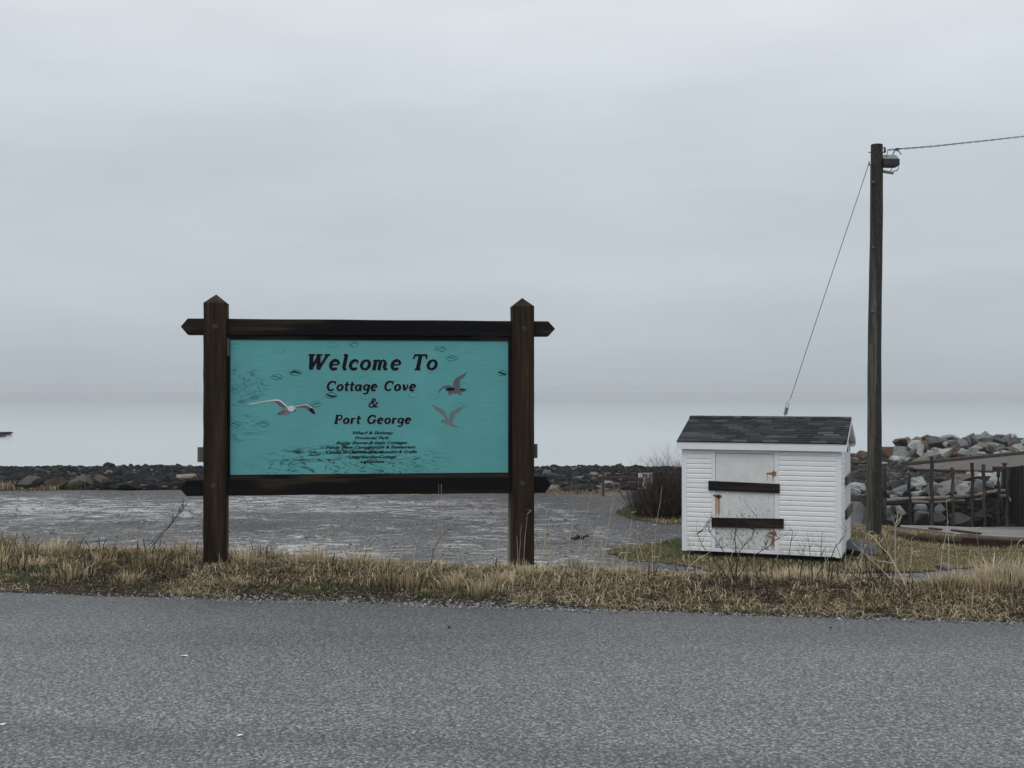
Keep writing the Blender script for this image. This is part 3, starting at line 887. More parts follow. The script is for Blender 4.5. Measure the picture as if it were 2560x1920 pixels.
# riprap by the slip
zC = lambda a: (2100 + a[0] / 4.809, 1180 + a[1] / 4.809, a[2] / 4.809, a[3] / 4.809, a[4])
RP = [((215, 180, 180, 70, 'pale grey'), 43, 'rough flat stone behind the shed, topmost of the stones there'), ((175, 235, 130, 70, 'pale grey'), 42.5, 'pale blocky stone seen between the shed and the utility pole'),
      ((178, 290, 125, 120, 'blue grey'), 42, 'rounded blue grey stone between shed and utility pole'), ((268, 300, 70, 60, 'olive brown'), 41.6, 'small mossy olive stone touching the utility pole on its shed side'),
      ((215, 440, 170, 210, 'blue grey'), 40.5, 'large leaning slab stone low between the shed and the utility pole'), ((150, 470, 100, 180, 'pale grey'), 40, 'narrow pale stone right against the shed corner in view'),
      ((165, 545, 120, 90, 'blue grey'), 39.4, 'lowest blue grey stone beside the back corner of the shed'),
      ((790, 215, 260, 140, 'blue grey'), 41.5, 'wide blue grey block behind the dark leaning second fence post'), ((905, 180, 110, 90, 'pale grey'), 42.3, 'small pale stone on the wide block by the second fence post'),
      ((960, 140, 220, 140, 'pale grey'), 43.5, 'pale wedge-shaped stone just left of the tallest fence post'), ((950, 265, 180, 65, 'pale grey'), 40.7, 'flat pale stone lying on the upper log left of the tallest post'),
      ((700, 270, 100, 60, 'grey'), 40.8, 'small grey stone between the first two fence posts'), ((600, 255, 110, 55, 'olive brown'), 41.2, 'dark olive stone right of the first fence post'),
      ((655, 298, 100, 40, 'pale grey'), 40.4, 'small white flat stone on the log between the first two posts'), ((1040, 235, 100, 70, 'blue grey'), 41.2, 'small blue grey stone touching the tallest fence post'),
      ((1150, 215, 190, 170, 'grey'), 41, 'smooth grey triangular stone right of the tallest post'), ((1240, 215, 160, 140, 'grey'), 40.8, 'leaning grey slab between the tallest post and the fourth post'),
      ((1190, 105, 140, 60, 'greyish brown'), 45, 'small brown stone above the triangular one behind the fence'), ((1345, 180, 210, 170, 'grey'), 41.2, 'big grey stone behind the fourth fence post'),
      ((1480, 215, 170, 130, 'pale grey'), 40.8, 'pale sloping stone between the fourth and fifth fence posts'), ((1440, 130, 60, 60, 'purplish grey'), 43, 'small pinkish stone above the sloping pale stone'),
      ((1535, 155, 150, 90, 'pale grey'), 42, 'pale stone just left of the fifth fence post'), ((1650, 170, 190, 160, 'blue grey'), 41.2, 'massive blue grey stone right of the fifth fence post'),
      ((1785, 175, 180, 140, 'blue grey'), 41, 'rounded blue grey stone between the sixth and seventh posts'), ((1740, 70, 220, 110, 'pale grey'), 44, 'pale flat stone behind the sixth post'),
      ((1875, 105, 220, 190, 'pale grey'), 43, 'largest square pale stone behind the seventh fence post'), ((1500, 65, 300, 90, 'greyish brown'), 46, 'long brownish slab lying under the wharf edge'),
      ((1600, 20, 200, 40, 'tan'), 47, 'thin pale ledge stone under the wharf edge'),
      ((600, 450, 110, 150, 'blue grey'), 39.9, 'blue grey stone below the logs beside the first post'), ((740, 460, 110, 100, 'pale grey'), 39.9, 'pale stone below the logs left of the second post'),
      ((665, 430, 120, 90, 'dark grey'), 40.3, 'dark stone below the logs between the first two posts'), ((965, 445, 130, 130, 'grey'), 40, 'grey stone below the logs right of the second post'),
      ((1180, 445, 110, 130, 'blue grey'), 40, 'rounded stone below the logs right of the tallest post'), ((980, 545, 220, 150, 'dark grey'), 39.7, 'dark stone low between the second and tallest posts'),
      ((1170, 560, 180, 130, 'dark grey'), 39.7, 'dark stone low between the tallest and fourth posts'), ((1430, 560, 220, 130, 'dark grey'), 39.8, 'dark stone low between the fourth and fifth posts'),
      ((640, 560, 170, 100, 'dark grey'), 39.6, 'dark stone low between the first two posts'), ((1700, 540, 220, 120, 'black'), 40.2, 'black wet stone low beyond the sixth post')]
for i, (a, d, lb) in enumerate(RP):
    a = zC(a)
    boulder(*a[:4], d, a[4], 300 + i, lb, 'riprap stones by the slip', n=11 + i % 4, over=1.15)
# stones along the shore edge of the lot
zD = lambda x, y, w_, h_: (1340 + x / 4.879, 1120 + y / 4.879, w_ / 4.879, h_ / 4.879)
LS = [((75, 1205, 50, 30), 'greyish brown', 39, 'low greyish boulder in dry grass, first at the far left of the lot edge', .4), ((140, 1207, 56, 32), 'brown', 39.3, 'sloping brown boulder among dry grass left of the sign', .2),
      ((196, 1204, 60, 36), 'greyish brown', 39.6, 'brown boulder behind the green grass clump at the lot edge', .2), ((253, 1206, 48, 34), 'greyish brown', 39, 'square brown boulder, rightmost of the brown ones left of the sign', .1),
      ((318, 1215, 62, 20), 'black', 39, 'low black boulder nearest the left sign post', .4), ((290, 1210, 30, 18), 'black', 40, 'small black boulder beside the square brown one', .5),
      ((271, 1166, 27, 20), 'black', 77, 'lone round black boulder standing on the cobble ridge by the water', .9), ((465, 1192, 50, 18), 'tan', 40, 'tan flat boulder showing above the lower rail end of the sign', .3),
      (zD(240, 505, 160, 110), 'tan', 38.8, 'tan cracked boulder just right of the sign', .1), (zD(370, 450, 150, 80), 'brown', 40, 'rounded brown boulder behind the tan one', .6),
      (zD(480, 530, 300, 170), 'black', 38.2, 'big black boulder, left half of the dark pair right of the sign', .5), (zD(640, 520, 190, 170), 'black', 38, 'big black boulder with a split top, right half of the dark pair', .4),
      (zD(780, 490, 210, 65), 'greyish brown', 39.5, 'long rounded pinkish brown boulder behind the gate post', .9), (zD(870, 450, 160, 90), 'tan', 40.5, 'pointed tan boulder behind the gate post', .0),
      (zD(970, 455, 120, 70), 'brown', 41, 'brown boulder under the gate rail', .2), (zD(1160, 440, 170, 60), 'brown', 41.5, 'low brown boulder under the gate sign', .5),
      (zD(900, 590, 170, 90), 'tan', 36.6, 'mossy tan boulder right of the foot of the gate post', .2), (zD(200, 560, 90, 60), 'black', 38.6, 'small black boulder under the tan cracked one', .3),
      ((1066, 1240, 44, 14), 'reddish brown', 38, 'reddish stone showing under the lower rail of the sign, leftmost', .5), ((1128, 1240, 40, 12), 'brown', 38, 'brown stone showing under the lower rail of the sign, second from the left', .5),
      ((1180, 1242, 46, 18), 'reddish brown', 37.6, 'rough reddish brown stone under the lower rail, third from the left', .3), ((1250, 1242, 40, 18), 'brown', 37.6, 'brown stone under the lower rail beside the right post', .4),
      ((2152, 1371, 78, 36), 'blue grey', 23.4, 'blue grey boulder in the grass between the shed and the utility pole', .2),
      ((2362, 1416, 46, 18), 'grey', 15, 'grey half hidden stone behind the roadside grass', .6), ((2545, 1420, 40, 26), 'grey', 13.5, 'grey stone behind the roadside grass at the far end', .6)]
for i, (a, tn, d, lb, rd) in enumerate(LS):
    o = boulder(*a, d, tn, 500 + i, lb, None, n=13, round_=rd, over=1.1)
    q_ = .62 if a[0] < 440 and d > 30 else .95
    o.color = (o.color[0] * q_, o.color[1] * q_, o.color[2] * q_, 1)
# islet far out
for i, (px_, py_, w_, h_, lb) in enumerate([(8, 1083, 46, 7, 'low black islet rock far out on the calm water'), (2, 1089, 26, 5, 'smaller black islet rock nearer than the other one')]):
    g_ = G(px_, py_ + h_ / 2, -4)
    o = boulder(px_, py_, w_, h_, g_.y, 'black', 560 + i, lb, None, n=20, round_=.8)
    o.rotation_euler = (0, 0, 0)
# ------------------------------------------------------------------ frames: a place with its own axes
class Frame:
    def __init__(s, p, ang, z=0.0):
        s.o = Vector((p.x, p.y, z)); s.a = ang
        s.e = Vector((math.cos(ang), math.sin(ang), 0)); s.n = Vector((-math.sin(ang), math.cos(ang), 0))
    def loc(s, px, py, v=0.0):
        """local (x, z) of a photograph pixel on the plane y = v"""
        r = ray(px, py); q = s.o + s.n * v - CAM
        t = q.dot(s.n) / r.dot(s.n)
        w_ = CAM + r * t - s.o
        return w_.dot(s.e), w_.z
# ------------------------------------------------------------------ welcome sign
pL, pR = P(575, 974, 10.10), P(1270, 974, 10.40)
SA = math.atan2(pR.y - pL.y, pR.x - pL.x)
S = Frame(pL, SA)
sign = empty('welcome_sign', S.o, SA)
tag(sign, 'large teal welcome sign hung between two dark timber posts', 'sign')
def post(pxl, pxr, pys, pya, name='post'):
    xl, zs = S.loc(pxl, pys, -.075); xr_, _ = S.loc(pxr, pys, -.075)
    _, za = S.loc((pxl + pxr) / 2, pya, .03)
    y0, y1 = -.075, -.075 + (xr_ - xl)
    mb = MB(); b_ = .012
    zb = -.25
    # chamfered square post with a pyramid cap
    def ring(x0, x1, ya, yb, z): return [(x0 + b_, ya, z), (x1 - b_, ya, z), (x1, ya + b_, z), (x1, yb - b_, z), (x1 - b_, yb, z), (x0 + b_, yb, z), (x0, yb - b_, z), (x0, ya + b_, z)]
    vs, nr = [], 22
    for k in range(nr):
        z = zb + (zs - zb) * k / (nr - 1)
        j = .0015 * math.sin(k * 2.3 + pxl)
        vs += ring(xl + j, xr_ + j * .5, y0 + j, y1, z)
    fs = []
    for k in range(nr - 1):
        for i in range(8):
            i2 = (i + 1) % 8
            fs.append((k * 8 + i, k * 8 + i2, (k + 1) * 8 + i2, (k + 1) * 8 + i))
    vs.append(((xl + xr_) / 2, (y0 + y1) / 2, za))
    fs += [((nr - 1) * 8 + i, (nr - 1) * 8 + (i + 1) % 8, nr * 8) for i in range(8)]
    fs.append(tuple(reversed(range(8))))
    mb.add(vs, fs)
    return mb.build(name, M['sign_post'], sign), xl, xr_
p1, xa0, xa1 = post(508, 566, 756.5, 736)
p2, xb0, xb1 = post(1282, 1336, 764.5, 745)
# small iron bolts with washers
for (px_, py_), pp in (((537.5, 816.5), p1), ((1310.5, 822), p2), ((534, 1216), p1), ((1306, 1209), p2)):
    x, z = S.loc(px_, py_, -.075)
    mb = MB()
    mb.tube([(x, -.0745, z), (x, -.079, z)], .024, 18)
    mb.tube([(x, -.079, z), (x, -.092, z)], .014, 6)
    mb.tube([(x, -.092, z), (x, -.096, z)], .009, 8)
    mb.build('bolt', M['bolt'], pp)
def rail(tl, sl, sr, tr, yt_l, yb_l, yt_r, yb_r, name='rail', y0=-.03, th=.10):
    """long rail with both ends cut to a point"""
    xtl, zl = S.loc(tl, (yt_l + yb_l) / 2, y0); xsl, zlt = S.loc(sl, yt_l, y0); _, zlb = S.loc(sl, yb_l, y0)
    xtr, zr = S.loc(tr, (yt_r + yb_r) / 2, y0); xsr, zrt = S.loc(sr, yt_r, y0); _, zrb = S.loc(sr, yb_r, y0)
    prof = [(xtl, zl), (xsl, zlb)]
    nseg = 12
    for i in range(1, nseg): prof.append((xsl + (xsr - xsl) * i / nseg, zlb + (zrb - zlb) * i / nseg + .0015 * math.sin(i * 2.1)))
    prof += [(xsr, zrb), (xtr, zr), (xsr, zrt)]
    for i in range(nseg - 1, 0, -1): prof.append((xsl + (xsr - xsl) * i / nseg, zlt + (zrt - zlt) * i / nseg + .0015 * math.sin(i * 1.7)))
    prof.append((xsl, zlt))
    mb = MB(); mb.prism(prof, y0, y0 + th)
    return mb.build(name, M['sign_rail'], sign, bevel=.004)
rail(451.6, 469, 1371, 1388, 796, 837, 803, 841)
rail(449, 466, 1363, 1378, 1201, 1240.5, 1191, 1232)
# board across the back whose ends stick out past the posts
x0, z1_ = S.loc(494, 1118, .15); x1, z1r = S.loc(1343.5, 1110, .15); _, z0_ = S.loc(494, 1155, .15); _, z0r = S.loc(1343.5, 1145, .15)
mb = MB(); mb.prism([(x0, z0_), (x1, z0r), (x1, z1r), (x0, z1_)], .137, .178)
mb.build('back_board', M['grey_wood'], sign, bevel=.003)
# the sheet
PX0, PX1 = 0.0, S.loc(1271, 1000, 0)[0]
zt, zb = S.loc(575, 848, 0)[1], S.loc(575, 1188, 0)[1]
zt2, zb2 = S.loc(1270, 852, 0)[1], S.loc(1270, 1180, 0)[1]
ZT, ZB = (zt + zt2) / 2 + .01, (zb + zb2) / 2 - .012
mb = MB(); mb.box(-.02, PX1 + .02, 0, .016, 0, ZT - ZB)
sheet = mb.build('painted_sheet', M['panel'], sign, loc=(0, 0, ZB))
# frame strips round the sheet
xi0, xi1 = .002, PX1 - .002
pf = S.loc(575, 850, -.012); zt_in = ZT - .012; zb_in = ZB + .012
mb = MB(); mb.box(xa1 - .004, xi0, -.020, .055, ZB - .02, ZT + .02); mb.build('frame_strip', M['sign_trim_v'], sign, bevel=.003)
mb = MB(); mb.box(xi1, xb0 + .004, -.020, .055, ZB - .02, ZT + .02); mb.build('frame_strip', M['sign_trim_v'], sign, bevel=.003)
_, zr1 = S.loc(900, 842.5, -.02); _, zr0 = S.loc(900, 1190, -.02)
_, rt = S.loc(900, 839, -.03); _, rb = S.loc(900, 1200, -.03)
mb = MB(); mb.box(xa1 - .003, xb0 + .003, -.012, .012, zt_in, ZT + .06)
mb.build('frame_strip', M['sign_trim'], sign, bevel=.003)
mb = MB(); mb.box(xa1 - .003, xb0 + .003, -.016, .012, ZB - .06, zb_in)
mb.build('frame_strip', M['sign_rail'], sign, bevel=.003)
# short top cheek strip, grey, in the left top corner
x_, z_ = S.loc(571, 846, -.024)
mb = MB(); mb.box(xa1 - .003, xi0 - .004, -.028, -.0203, z_ - .15, z_)
mb.build('frame_strip', M['grey_wood'], sign)
# pale stake behind the right post
xs0, zs1 = S.loc(1273.5, 1236, .06); xs1, _ = S.loc(1279.8, 1236, .06)
mb = MB(); mb.box(xs0, xs1 + .05, .142, .18, -.25, zs1 + .02)
mb.build('stake', M['pale_wood'], sign, bevel=.002)

# lettering: slab-serif italic drawn stroke by stroke
def arc(cx, cy, rx, ry, a0, a1, n=14):
    return [(cx + rx * math.cos(R(a0 + (a1 - a0) * i / n)), cy + ry * math.sin(R(a0 + (a1 - a0) * i / n))) for i in range(n + 1)]
K, T_ = .20, .14
GL = {
 'W': (1.32, [([(.20, .97), (.36, .03)], K + .03), ([(.36, .05), (.66, .95)], T_ + .01), ([(.62, .97), (.80, .03)], K + .03), ([(.80, .05), (1.16, .97)], T_ + .01),
              ([(.02, .95), (.42, .95)], .10), ([(.50, .95), (.86, .95)], .10), ([(.98, .95), (1.32, .95)], .10)]),
 'e': (.66, [(arc(.33, .34, .235, .275, 5, 318, 22), [.11] + [.14 + .05 * math.sin(math.pi * i / 22) for i in range(1, 22)] + [.09]), ([(.12, .32), (.56, .37)], .095)]),
 'l': (.42, [([(.20, .10), (.20, 1.0)], K), ([(.04, .93), (.22, .99)], .10), ([(.17, .10), (.24, .03), (.38, .09)], .11)]),
 'c': (.60, [(arc(.33, .34, .235, .275, 50, 318, 20), [.13 + .06 * math.sin(math.pi * i / 20) for i in range(21)]), ([(.46, .50), (.52, .46)], .17)]),
 'o': (.68, [(arc(.34, .34, .235, .275, 0, 360, 26), [.12 + .06 * abs(math.cos(2 * math.pi * i / 26)) for i in range(27)])]),
 'm': (1.06, [([(.17, 0), (.17, .62)], K), ([(.02, .60), (.18, .62)], .10), (arc(.315, .46, .145, .155, 170, 20, 10), .12), ([(.47, .52), (.47, 0)], K),
              (arc(.615, .46, .145, .155, 170, 20, 10), .12), ([(.77, .52), (.77, .10)], K), ([(.74, .10), (.82, .03), (.97, .10)], .11)]),
 'T': (.84, [([(.42, .03), (.42, .97)], K + .02), ([(.06, .94), (.80, .94)], .12), ([(.09, .97), (.03, .70)], .10), ([(.78, .97), (.80, .70)], .10), ([(.24, .05), (.60, .05)], .10)]),
 'C': (.92, [(arc(.47, .50, .345, .43, 42, 318, 26), [.11 + .07 * math.sin(math.pi * i / 26) for i in range(27)]), ([(.76, .64), (.78, 1.0)], .09)]),
 't': (.46, [([(.20, .12), (.19, .90)], K - .03), ([(-.01, .62), (.44, .62)], .12), ([(.17, .12), (.26, .04), (.42, .12)], .12)]),
 'a': (.74, [(arc(.30, .33, .21, .27, 0, 360, 24), [.11 + .06 * abs(math.cos(2 * math.pi * i / 24)) for i in range(25)]), ([(.53, .64), (.53, .12)], K), ([(.50, .12), (.58, .04), (.70, .12)], .11)]),
 'g': (.68, [(arc(.30, .36, .21, .25, 0, 360, 24), [.11 + .06 * abs(math.cos(2 * math.pi * i / 24)) for i in range(25)]), ([(.53, .64), (.53, -.10)], K - .01), (arc(.32, -.10, .205, .16, 0, -150, 14), .12)]),
 'v': (.68, [([(.17, .60), (.32, .05)], K), ([(.32, .05), (.50, .30), (.55, .58)], .12), ([(.03, .61), (.20, .61)], .10), ([(.46, .60), (.56, .60)], .12)]),
 '&': (.95, [([(.90, .12), (.74, .04), (.58, .16), (.28, .66), (.27, .80), (.36, .93), (.48, .93), (.56, .82), (.50, .68), (.22, .48), (.10, .28), (.16, .10), (.34, .03), (.54, .10), (.70, .32), (.76, .50)], .115),
             ([(.62, .50), (.90, .50)], .08)]),
 'P': (.84, [([(.24, .03), (.24, .97)], K + .01), ([(.06, .95), (.50, .95)], .10), (arc(.48, .70, .24, .245, 88, -90, 14), .135), ([(.26, .455), (.50, .455)], .10), ([(.06, .05), (.46, .05)], .10)]),
 'r': (.54, [([(.17, 0), (.17, .62)], K), ([(.02, .60), (.18, .62)], .10), (arc(.33, .44, .15, .17, 170, 50, 10), .12), ([(.42, .56), (.47, .53)], .17)]),
 'G': (.98, [(arc(.47, .50, .345, .43, 42, 320, 26), [.11 + .07 * math.sin(math.pi * i / 26) for i in range(27)]), ([(.76, .66), (.78, 1.0)], .09), ([(.76, .08), (.76, .42)], K - .01), ([(.56, .43), (.94, .43)], .10)]),
 ' ': (.50, []),
}
SPC = .05
def line_of(text, xl, xr_, zbase, zcap, name, halo=0.0, m=None, y0=0.0):
    s = zcap - zbase
    sl = .20
    mb = MB(); cur = 0.0; tot = sum(GL[ch][0] + SPC for ch in text)
    kx = (xr_ - xl) / (tot + sl * .6) / 1.0
    order = 0
    for ch in text:
        adv, strokes = GL[ch]
        for pts, wd in strokes:
            n_ = len(pts)
            ws = wd if isinstance(wd, list) else [wd] * n_
            q = [((cur + a + sl * b) * kx + xl, zbase + b * s) for a, b in pts]
            top, bot = [], []
            for i in range(n_):
                a, b = q[max(i - 1, 0)], q[min(i + 1, n_ - 1)]
                dx, dz = b[0] - a[0], b[1] - a[1]
                l_ = math.hypot(dx, dz) or 1
                hw = ws[i] * (s * .55 + kx * .45) * .5 * (1.12 if s > .12 else 1.30) + halo
                ex = 0
                if halo and i in (0, n_ - 1): ex = halo * (-1 if i == 0 else 1)
                top.append((q[i][0] - dz / l_ * hw + dx / l_ * ex, q[i][1] + dx / l_ * hw + dz / l_ * ex)); bot.append((q[i][0] + dz / l_ * hw + dx / l_ * ex, q[i][1] - dx / l_ * hw + dz / l_ * ex))
            y = y0 - .0008 - .00008 * (order % 9); order += 1
            vs = []
            for a, b in zip(top, bot): vs += [(a[0], y, a[1]), (b[0], y, b[1]), (a[0], y0 + .0005, a[1]), (b[0], y0 + .0005, b[1])]
            fs = []
            for i in range(n_ - 1):
                c = i * 4; d = c + 4
                fs += [(c, c + 1, d + 1, d), (c, d, d + 2, c + 2), (c + 1, c + 3, d + 3, d + 1)]
            fs += [(0, 2, 3, 1), ((n_ - 1) * 4, (n_ - 1) * 4 + 1, (n_ - 1) * 4 + 3, (n_ - 1) * 4 + 2)]
            mb.add(vs, fs)
        cur += adv + SPC
    return mb.build(name, m or M['letter'], sign)
def text_line(text, pxl, pxr, pyb, pyc):
    if ' ' in text:
        tot = sum(GL[c][0] + SPC for c in text) + .12; cur = 0.0
        for wd_ in text.split(' '):
            wl = sum(GL[c][0] + SPC for c in wd_)
            text_line(wd_, pxl + (pxr - pxl) * cur / tot, pxl + (pxr - pxl) * (cur + wl + .12) / tot, pyb, pyc); cur += wl + GL[' '][0] + SPC
        return
    xl, zbse = S.loc(pxl, pyb); xr_, _ = S.loc(pxr, pyb); _, zc = S.loc((pxl + pxr) / 2, pyc); _, zm = S.loc((pxl + pxr) / 2, pyb)
    line_of(text, xl, xr_, zm, zc, 'lettering_edge', halo=.0045, m=M['letter_edge'], y0=0)
    line_of(text, xl, xr_, zm, zc, 'lettering', y0=-.0016)
text_line('Welcome To', 762, 1099, 925.5, 885.5)
text_line('Cottage Cove', 814, 1043, 977.5, 952)
text_line('&', 918, 950, 1018.5, 995.5)
text_line('Port George', 833, 1031, 1059.5, 1037)
small = [('Wharf & Skidway', 879, 981, 1085.8), ('Provincial Park', 886, 973, 1098.2), ('Rocky Shores & Seals Cottages', 840, 1050, 1110.6), ('Fundy View Campground & Restaurant', 814, 1039, 1122),
         ('Candle In The Window Museum & Crafts', 813, 1041, 1134), ('Little Garden Cottage', 871, 990, 1146), ('Lighthouse', 900, 961, 1157.4)]
for txt, a, b, y in small:
    if txt.startswith('Rocky'): a, b = 840, 1018
    fc = bpy.data.curves.new('small_print', 'FONT')
    fc.body = txt; fc.size = .04; fc.shear = .32; fc.offset = .0011; fc.extrude = .0006; fc.align_x = 'LEFT'; fc.resolution_u = 2
    o = link('small_print', fc, M['letter'], sign)
    bpy.context.view_layer.update()
    xl, zz_ = S.loc(a, y); xr_, _ = S.loc(b, y)
    k = (xr_ - xl) / o.dimensions.x
    o.location = (xl, -.0012, zz_)
    o.rotation_euler = (R(90), 0, 0)
    o.scale = (k, .92, 1)
    dg = bpy.context.evaluated_depsgraph_get(); me = bpy.data.meshes.new_from_object(o.evaluated_get(dg))
    o2 = link('small_print', me, None, sign, loc=o.location.copy(), rot=o.rotation_euler.copy(), scale=o.scale.copy())
    bpy.data.objects.remove(o); o2.name = 'small_print'
# football-shaped plywood patches
PT = [(832, 862, 0, 30), (884, 860.5, 1, 26), (739, 931.8, 2, 33), (692, 942.7, 1, 31), (828, 988.7, 2, 33), (647, 983.5, 0, 30), (748, 1004.5, 0, 31), (789, 1011, 1, 31), (658.6, 1059.8, 1, 32), (590, 1061, 1, 26),
      (697, 876, 0, 30), (588, 865, 0, 22), (905, 936, 0, 32), (1101, 872, 1, 30), (1177, 877.5, 0, 32), (1129, 896, 1, 32), (1256, 933, 2, 26), (1034, 987.7, 0, 31), (1084.5, 991, 0, 31), (1154, 1014.7, 0, 31), (1161.5, 965.5, 0, 27),
      (1080, 925, 0, 30), (916, 992, 0, 30)]
for i, (px_, py_, st, wd) in enumerate(PT):
    cx, cz = S.loc(px_, py_); hw = wd / 2 * 10.2 / F; hh = 6.8 * 10.2 / F
    r_ = random.Random(i)
    mb = MB()
    ring_ = []
    for s_ in (1, -1):
        t0, t1 = (0, 1)
        top, bot = [], []
        n_ = 12
        for k in range(n_ + 1):
            u = -1 + 2 * k / n_
            y_ = s_ * (1 - u * u) * hh
            wln = (.0009 + .0013 * (st > 0)) * (.4 + r_.random()) * (1 if s_ < 0 or st else .7)
            top.append((cx + u * hw, cz + y_ + wln)); bot.append((cx + u * hw, cz + y_ - wln))
        vs = [(a[0], -.0006 - .0001 * s_, a[1]) for a in top] + [(a[0], -.0006 - .0001 * s_, a[1]) for a in bot]
        mb.add(vs, [(k, n_ + 1 + k, n_ + 2 + k, k + 1) for k in range(n_)])
    if st:
        q = []
        n_ = 8
        for k in range(n_ + 1):
            u = -.75 + 1.5 * k / n_
            c_ = math.sin(u * 3.0 + i) * hh * .35
            wln = (.003 + .0055 * (st > 1)) * (1 - u * u)
            q.append(((cx + u * hw), cz + c_, wln))
        vs = [(a, -.0009, b + c) for a, b, c in q] + [(a, -.0009, b - c) for a, b, c in q]
        mb.add(vs, [(k, n_ + 1 + k, n_ + 2 + k, k + 1) for k in range(n_)])
    mb.build('wood_patch', M['patch_dark'] if st > 1 else M['patch_line'], sheet if False else sign)
# painted gulls
def flat(name, pts, m, off, parent, tr):
    q = [S.loc(*tr(a)) for a in pts]
    if sum((q[i][0] * q[(i + 1) % len(q)][1] - q[(i + 1) % len(q)][0] * q[i][1]) for i in range(len(q))) < 0: q = q[::-1]
    mb = MB(); mb.add([(a, -off, b) for a, b in q], [tuple(range(len(q)))])
    return mb.build(name, m, parent)
t2 = lambda a: (570 + a[0] / 4.74, 840 + a[1] / 4.74)
t3 = lambda a: (920 + a[0] / 4.74, 840 + a[1] / 4.74)
g1 = flat('painted_gull', [(580, 925), (615, 938), (690, 937), (745, 915), (790, 880), (798, 862), (790, 840), (770, 828), (740, 826), (712, 836), (700, 850), (650, 850), (640, 870), (650, 885), (620, 895)], M['gull_mid'], .0011, sign, t2)
flat('left_wing', [(232, 806), (300, 793), (400, 776), (480, 762), (560, 752), (600, 752), (635, 768), (668, 800), (712, 836), (712, 850), (660, 856), (640, 850), (600, 828), (575, 800), (545, 786), (500, 786), (400, 796), (300, 810), (240, 813)], M['gull_white'], .0014, g1, t2)
flat('left_wing', [(300, 803), (400, 787), (480, 777), (560, 768), (605, 770), (640, 795), (690, 838), (700, 848), (655, 854), (640, 848), (600, 826), (575, 798), (545, 784), (500, 784), (400, 794), (240, 812), (236, 808)], M['gull_grey'], .0017, g1, t2)
flat('right_wing', [(792, 835), (860, 818), (920, 808), (965, 822), (1000, 850), (1030, 890), (1038, 925), (1020, 932), (990, 915), (955, 880), (920, 858), (860, 852), (800, 856)], M['gull_white'], .0014, g1, t2)
flat('right_wing', [(795, 842), (860, 826), (920, 818), (960, 832), (995, 862), (1000, 905), (985, 908), (955, 878), (920, 856), (860, 850), (802, 854)], M['gull_grey'], .0017, g1, t2)
flat('wing_tip', [(940, 866), (975, 862), (995, 848), (1028, 890), (1036, 922), (1022, 930), (990, 913), (958, 882)], M['gull_black'], .0020, g1, t2)
flat('head', [(706, 850), (716, 835), (745, 824), (775, 830), (793, 845), (797, 865), (785, 880), (765, 892), (730, 892), (712, 880), (704, 865)], M['gull_white'], .0014, g1, t2)
flat('eye', [(763, 848), (770, 845), (775, 851), (770, 858), (763, 856)], M['gull_grey'], .0018, g1, t2)
flat('beak', [(782, 868), (798, 876), (804, 890), (798, 897), (790, 886), (780, 882)], M['gull_black'], .0018, g1, t2)
flat('tail', [(575, 925), (600, 905), (640, 885), (700, 885), (670, 905), (640, 925), (605, 940)], M['gull_grey'], .0015, g1, t2)
g2_ = flat('painted_gull', [(1175, 425), (1150, 475), (1095, 520), (1085, 560), (1085, 620), (1130, 622), (1172, 640), (1130, 665), (1090, 668), (1120, 694), (1105, 705), (1065, 682), (1000, 682), (980, 690), (968, 712), (955, 685), (945, 660), (915, 640), (920, 615), (880, 622), (850, 660), (828, 686), (850, 630), (890, 595), (960, 580), (1008, 605), (1012, 540), (1040, 500), (1090, 475), (1130, 450)], M['gull_grey'], .0012, sign, t3)
flat('dark_belly', [(925, 625), (970, 610), (1020, 615), (1035, 635), (1000, 648), (960, 650), (930, 642)], M['gull_black'], .0016, g2_, t3)
flat('dark_tail', [(1085, 625), (1125, 622), (1168, 638), (1125, 645), (1090, 640)], M['gull_black'], .0016, g2_, t3)
flat('painted_gull', [(745, 805), (800, 832), (880, 868), (908, 892), (948, 980), (958, 985), (962, 940), (978, 905), (1020, 885), (1090, 845), (1148, 812), (1095, 885), (1030, 930), (1012, 990), (992, 1028), (1030, 1060), (1088, 1072), (1040, 1078), (1010, 1068), (1028, 1088), (985, 1064), (940, 1050), (905, 1028), (870, 1024), (845, 1030), (868, 1008), (880, 990), (922, 988), (905, 955), (850, 912), (790, 865)], M['gull_mid'], .0012, sign, t3)

# ------------------------------------------------------------------ shed
TH = R(-20)
HS = Frame(P(1708, 1374.7, 23.23), TH, 0)
ZF = P(1708, 1374.7, 23.23).z
HS.o.z = ZF
shed = empty('white_shed', HS.o, TH)
tag(shed, 'small white clapboard shed with its door nailed shut by two dark boards', 'shed')
def hl(px, py, v=0.0): return HS.loc(px, py, v)
LW = hl(2101, 1300)[0]; DW = 2.45
ZS = hl(1709, 1121.5)[1]                 # underside of the eave
xd0, xd1 = hl(1780, 1250)[0], hl(1947.5, 1250)[0]
